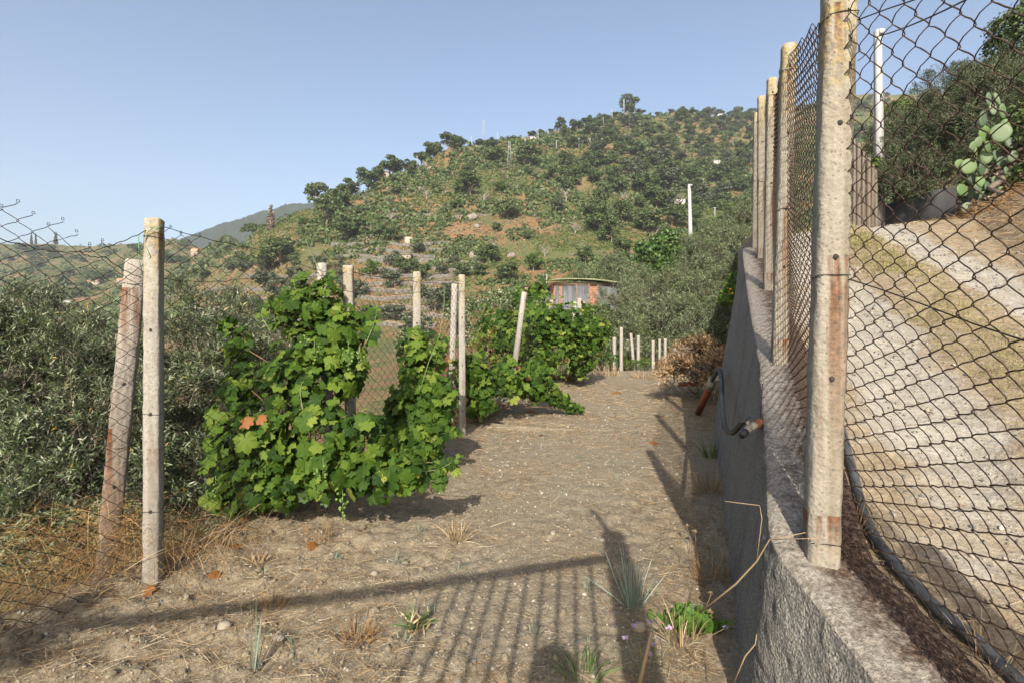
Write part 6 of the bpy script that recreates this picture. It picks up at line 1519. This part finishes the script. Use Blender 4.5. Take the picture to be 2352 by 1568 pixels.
def ltuft(px, y, t, label, n, ln, mat, seed, spread):
    x = float(wall_x(y))+t; tuft('dry_grass_tuft', (x, y, float(road_z(np.array([x]), np.array([y]))[0])), label, 'grass tuft', n, ln, .0026, mat, seed, spread, .05, .4)
ltuft(0, 1.05, .34, 'dry grass tuft between the fence and the pipe at the bottom right', 90, .22, M_ORSTRAW, 650, .7)
ltuft(0, 1.38, .36, 'thin dry grass tuft at the pipe just below the first post', 60, .2, M_STRAW, 651, .6)
ltuft(0, .92, .52, 'fluffy dry tuft on the lane in the bottom right corner', 110, .26, M_ORSTRAW, 652, .6)
ltuft(0, 1.9, .3, 'dark dry wisps behind the foot of the first post', 60, .2, M_ORSTRAW, 653, .8)

# ================================================================== what stands behind the viewer and throws the shadows
M_GATE = flat_mat('old_iron_gate', (.09, .07, .055), .7, .4, 12, .2, metal=.3)
gt = thing('iron_gate', (.24, -.32, 0), 'tall iron bar gate behind the viewer whose shadow falls on the soil', 'gate')
post_part(gt, 'gate_post', (.26, -.34, 0), (.26, -.34, 2.50), .16, 0, M_POSTR, seed=300)
A, B = np.array([.18, -.36, 2.28]), np.array([-2.45, -1.05, 2.26])
g = MB(); g.tube([A, (A+B)/2-np.array([0, 0, .03]), B], .035, 8); g.build('top_rail', M_GATE, gt)
g = MB(); g.tube([A-np.array([0, 0, 1.95]), A*.55+B*.45-np.array([0, 0, 1.95])], .03, 8); g.build('bottom_rail', M_GATE, gt)
for k in range(10):
    q = A+(B-A)*(.04+.036*k); g = MB(); g.tube([q-np.array([0, 0, 1.97]), q+np.array([0, 0, .01])], .011, 6); g.build('bar', M_GATE, gt)
g = MB(); g.tube([(.26, -.3, 2.42), (.20, -.3, 2.62), (.13, -.28, 2.78)], .02, 6); g.build('latch_arm', M_GATE, gt)
post_part(gt, 'gate_post', (-2.5, -1.06, 0), (-2.5, -1.06, 2.4), .14, 0, M_POSTR, seed=301)
# unseen bush added left of the gate to darken the lower left soil
make_olive('olive_tree', [(np.array([-2.55, -.35, 1.15]), np.array([.55, .4, .6])), (np.array([-3.0, -.1, .95]), np.array([.6, .45, .6])), (np.array([-2.2, -.55, .75]), np.array([.5, .4, .45])), (np.array([-3.3, -.4, 1.5]), np.array([.5, .5, .5]))], (-2.7, -.35, 0), 'unseen olive bush added beside the gate behind the viewer for its shadow', 1500, .06, 12, M_OLIVE, 451, cat='olive tree')
# the photographer, camera height at the lens
def skinned(name, verts, edges, radii, mat, parent, root=0, sub=2):
    me = bpy.data.meshes.new(name); me.from_pydata([tuple(map(float, v)) for v in verts], edges, []); me.materials.append(mat)
    o = bpy.data.objects.new(name, me); COL.objects.link(o)
    if parent: o.parent = parent
    sk = o.modifiers.new('skin', 'SKIN'); sk.use_smooth_shade = True
    if not me.skin_vertices: me.attributes.new('skin', 'FLOAT', 'POINT')
    lay = me.skin_vertices[0] if me.skin_vertices else None
    for i, r_ in enumerate(radii):
        lay.data[i].radius = (r_, r_) if np.isscalar(r_) else r_; lay.data[i].use_root = (i == root)
    sb = o.modifiers.new('sub', 'SUBSURF'); sb.levels = sub; sb.render_levels = sub
    return o
M_SKIN = flat_mat('skin', (.42, .25, .18), .6, .1, 8, 0); M_SHIRT = flat_mat('grey_shirt', (.16, .18, .2), .9, .15, 12, .2); M_TROUS = flat_mat('dark_trousers', (.06, .065, .08), .9, .15, 12, .2); M_HAIR = flat_mat('dark_hair', (.03, .022, .016), .7, .3, 30, .5)
ox, oy = -.10, -.26
pe = thing('person', (ox, oy, 0), 'person in a grey shirt standing at the gate behind the viewer with raised hands', 'person')
J = {'pelvis': (0, 0, .86), 'waist': (0, .01, 1.0), 'chest': (0, .0, 1.2), 'neck': (0, .01, 1.34), 'jaw': (0, .035, 1.40), 'head': (0, .03, 1.49), 'crown': (0, .01, 1.57),
     'shL': (-.17, 0, 1.27), 'elL': (-.27, .02, 1.05), 'wrL': (-.13, .15, 1.22), 'haL': (-.10, .17, 1.27), 'shR': (.17, 0, 1.27), 'elR': (.27, .02, 1.05), 'wrR': (.13, .15, 1.22), 'haR': (.10, .17, 1.27),
     'hipL': (-.09, 0, .80), 'knL': (-.10, .02, .45), 'anL': (-.10, -.02, .07), 'toL': (-.11, .13, .035), 'hipR': (.09, 0, .80), 'knR': (.10, .02, .45), 'anR': (.10, -.02, .07), 'toR': (.11, .13, .035)}
RAD = {'pelvis': (.14, .11), 'waist': (.13, .10), 'chest': (.15, .11), 'neck': .055, 'jaw': .062, 'head': .085, 'crown': .06, 'shL': .06, 'elL': .042, 'wrL': .028, 'haL': .032, 'shR': .06, 'elR': .042, 'wrR': .028, 'haR': .032, 'hipL': .085, 'knL': .058, 'anL': .04, 'toL': .032, 'hipR': .085, 'knR': .058, 'anR': .04, 'toR': .032}
E = [('pelvis', 'waist'), ('waist', 'chest'), ('chest', 'neck'), ('neck', 'jaw'), ('jaw', 'head'), ('head', 'crown'), ('chest', 'shL'), ('shL', 'elL'), ('elL', 'wrL'), ('wrL', 'haL'), ('chest', 'shR'), ('shR', 'elR'), ('elR', 'wrR'), ('wrR', 'haR'), ('pelvis', 'hipL'), ('hipL', 'knL'), ('knL', 'anL'), ('anL', 'toL'), ('pelvis', 'hipR'), ('hipR', 'knR'), ('knR', 'anR'), ('anR', 'toR')]
names = list(J); V_ = [J[n] for n in names]; E_ = [(names.index(a), names.index(b)) for a, b in E]; RR = [RAD[n] for n in names]
for s in (-1, 1):                                   # five fingers on each hand, curled
    h = np.array(J['haL' if s < 0 else 'haR']); hi = names.index('haL' if s < 0 else 'haR')
    for k in range(5):
        if k < 4: a = h+np.array([s*(.022-.015*k), .025, .035]); c = a+np.array([-s*.006, .008, .032*(1-.12*abs(k-1.3))]); e = c+np.array([-s*.012, -.012, .016])
        else: a = h+np.array([-s*.034, .005, .0]); c = a+np.array([-s*.022, .01, .018]); e = c+np.array([-s*.008, .006, .018])
        i0 = len(V_); V_ += [tuple(a), tuple(c), tuple(e)]; RR += [.0095, .0085, .007]; E_ += [(hi, i0), (i0, i0+1), (i0+1, i0+2)]
skinned('body', V_, E_, RR, M_SKIN, pe, 0, 1)
def clothes(nm, keys, edges, grow, mat):
    v = [J[k] for k in keys]; r_ = [tuple(np.array(RAD[k])*np.ones(2)+grow) for k in keys]; e = [(keys.index(a), keys.index(b)) for a, b in edges]; skinned(nm, v, e, r_, mat, pe, 0, 2)
clothes('shirt', ['pelvis', 'waist', 'chest', 'shL', 'elL', 'shR', 'elR'], [('pelvis', 'waist'), ('waist', 'chest'), ('chest', 'shL'), ('shL', 'elL'), ('chest', 'shR'), ('shR', 'elR')], .014, M_SHIRT)
clothes('trousers', ['pelvis', 'hipL', 'knL', 'anL', 'hipR', 'knR', 'anR'], [('pelvis', 'hipL'), ('hipL', 'knL'), ('knL', 'anL'), ('pelvis', 'hipR'), ('hipR', 'knR'), ('knR', 'anR')], .012, M_TROUS)
g = MB(); th = np.arange(16)*2*math.pi/16
g.loft([[(math.cos(a)*r_*.95, -.01+math.sin(a)*r_*1.1+.02, z) for a in th] for z, r_ in ((1.44, .095), (1.50, .108), (1.56, .104), (1.61, .075), (1.635, .03))]); g.build('hair', M_HAIR, pe, smooth=True, world=False)
g = MB(); g.sphere((0, .125, 1.465), (.014, .018, .018), 8, 6); g.build('nose', M_SKIN, pe, world=False)
for s in (-1, 1):
    g = MB(); g.sphere((s*.032, .112, 1.50), .011, 8, 6); g.build('eye', M_HAIR, pe, world=False)
    g = MB(); g.sphere((s*.088, .03, 1.48), (.012, .022, .032), 8, 6); g.build('ear', M_SKIN, pe, world=False)
g = MB(); g.sphere((0, .105, 1.425), (.024, .008, .007), 8, 5); g.build('mouth', M_PVC, pe, world=False)

# ================================================================== the air
g = MB(); hx, y0, y1, z0, z1 = 2600, -30, 1560, -230, 420
g.box((0, (y0+y1)/2, (z0+z1)/2), (2*hx, y1-y0, z1-z0))
m = bpy.data.materials.new('haze_air'); m.use_nodes = True; nt = m.node_tree
for n in list(nt.nodes):
    if n.type != 'OUTPUT_MATERIAL': nt.nodes.remove(n)
pv_ = nt.nodes.new('ShaderNodeVolumePrincipled'); pv_.inputs['Density'].default_value = .00024; pv_.inputs['Color'].default_value = (.80, .87, .96, 1); pv_.inputs['Anisotropy'].default_value = 0
nt.links.new(pv_.outputs[0], [n for n in nt.nodes if n.type == 'OUTPUT_MATERIAL'][0].inputs['Volume'])
tag(g.build('haze', m), 'thin blue summer haze in the air over the valley', 'haze', kind='stuff')
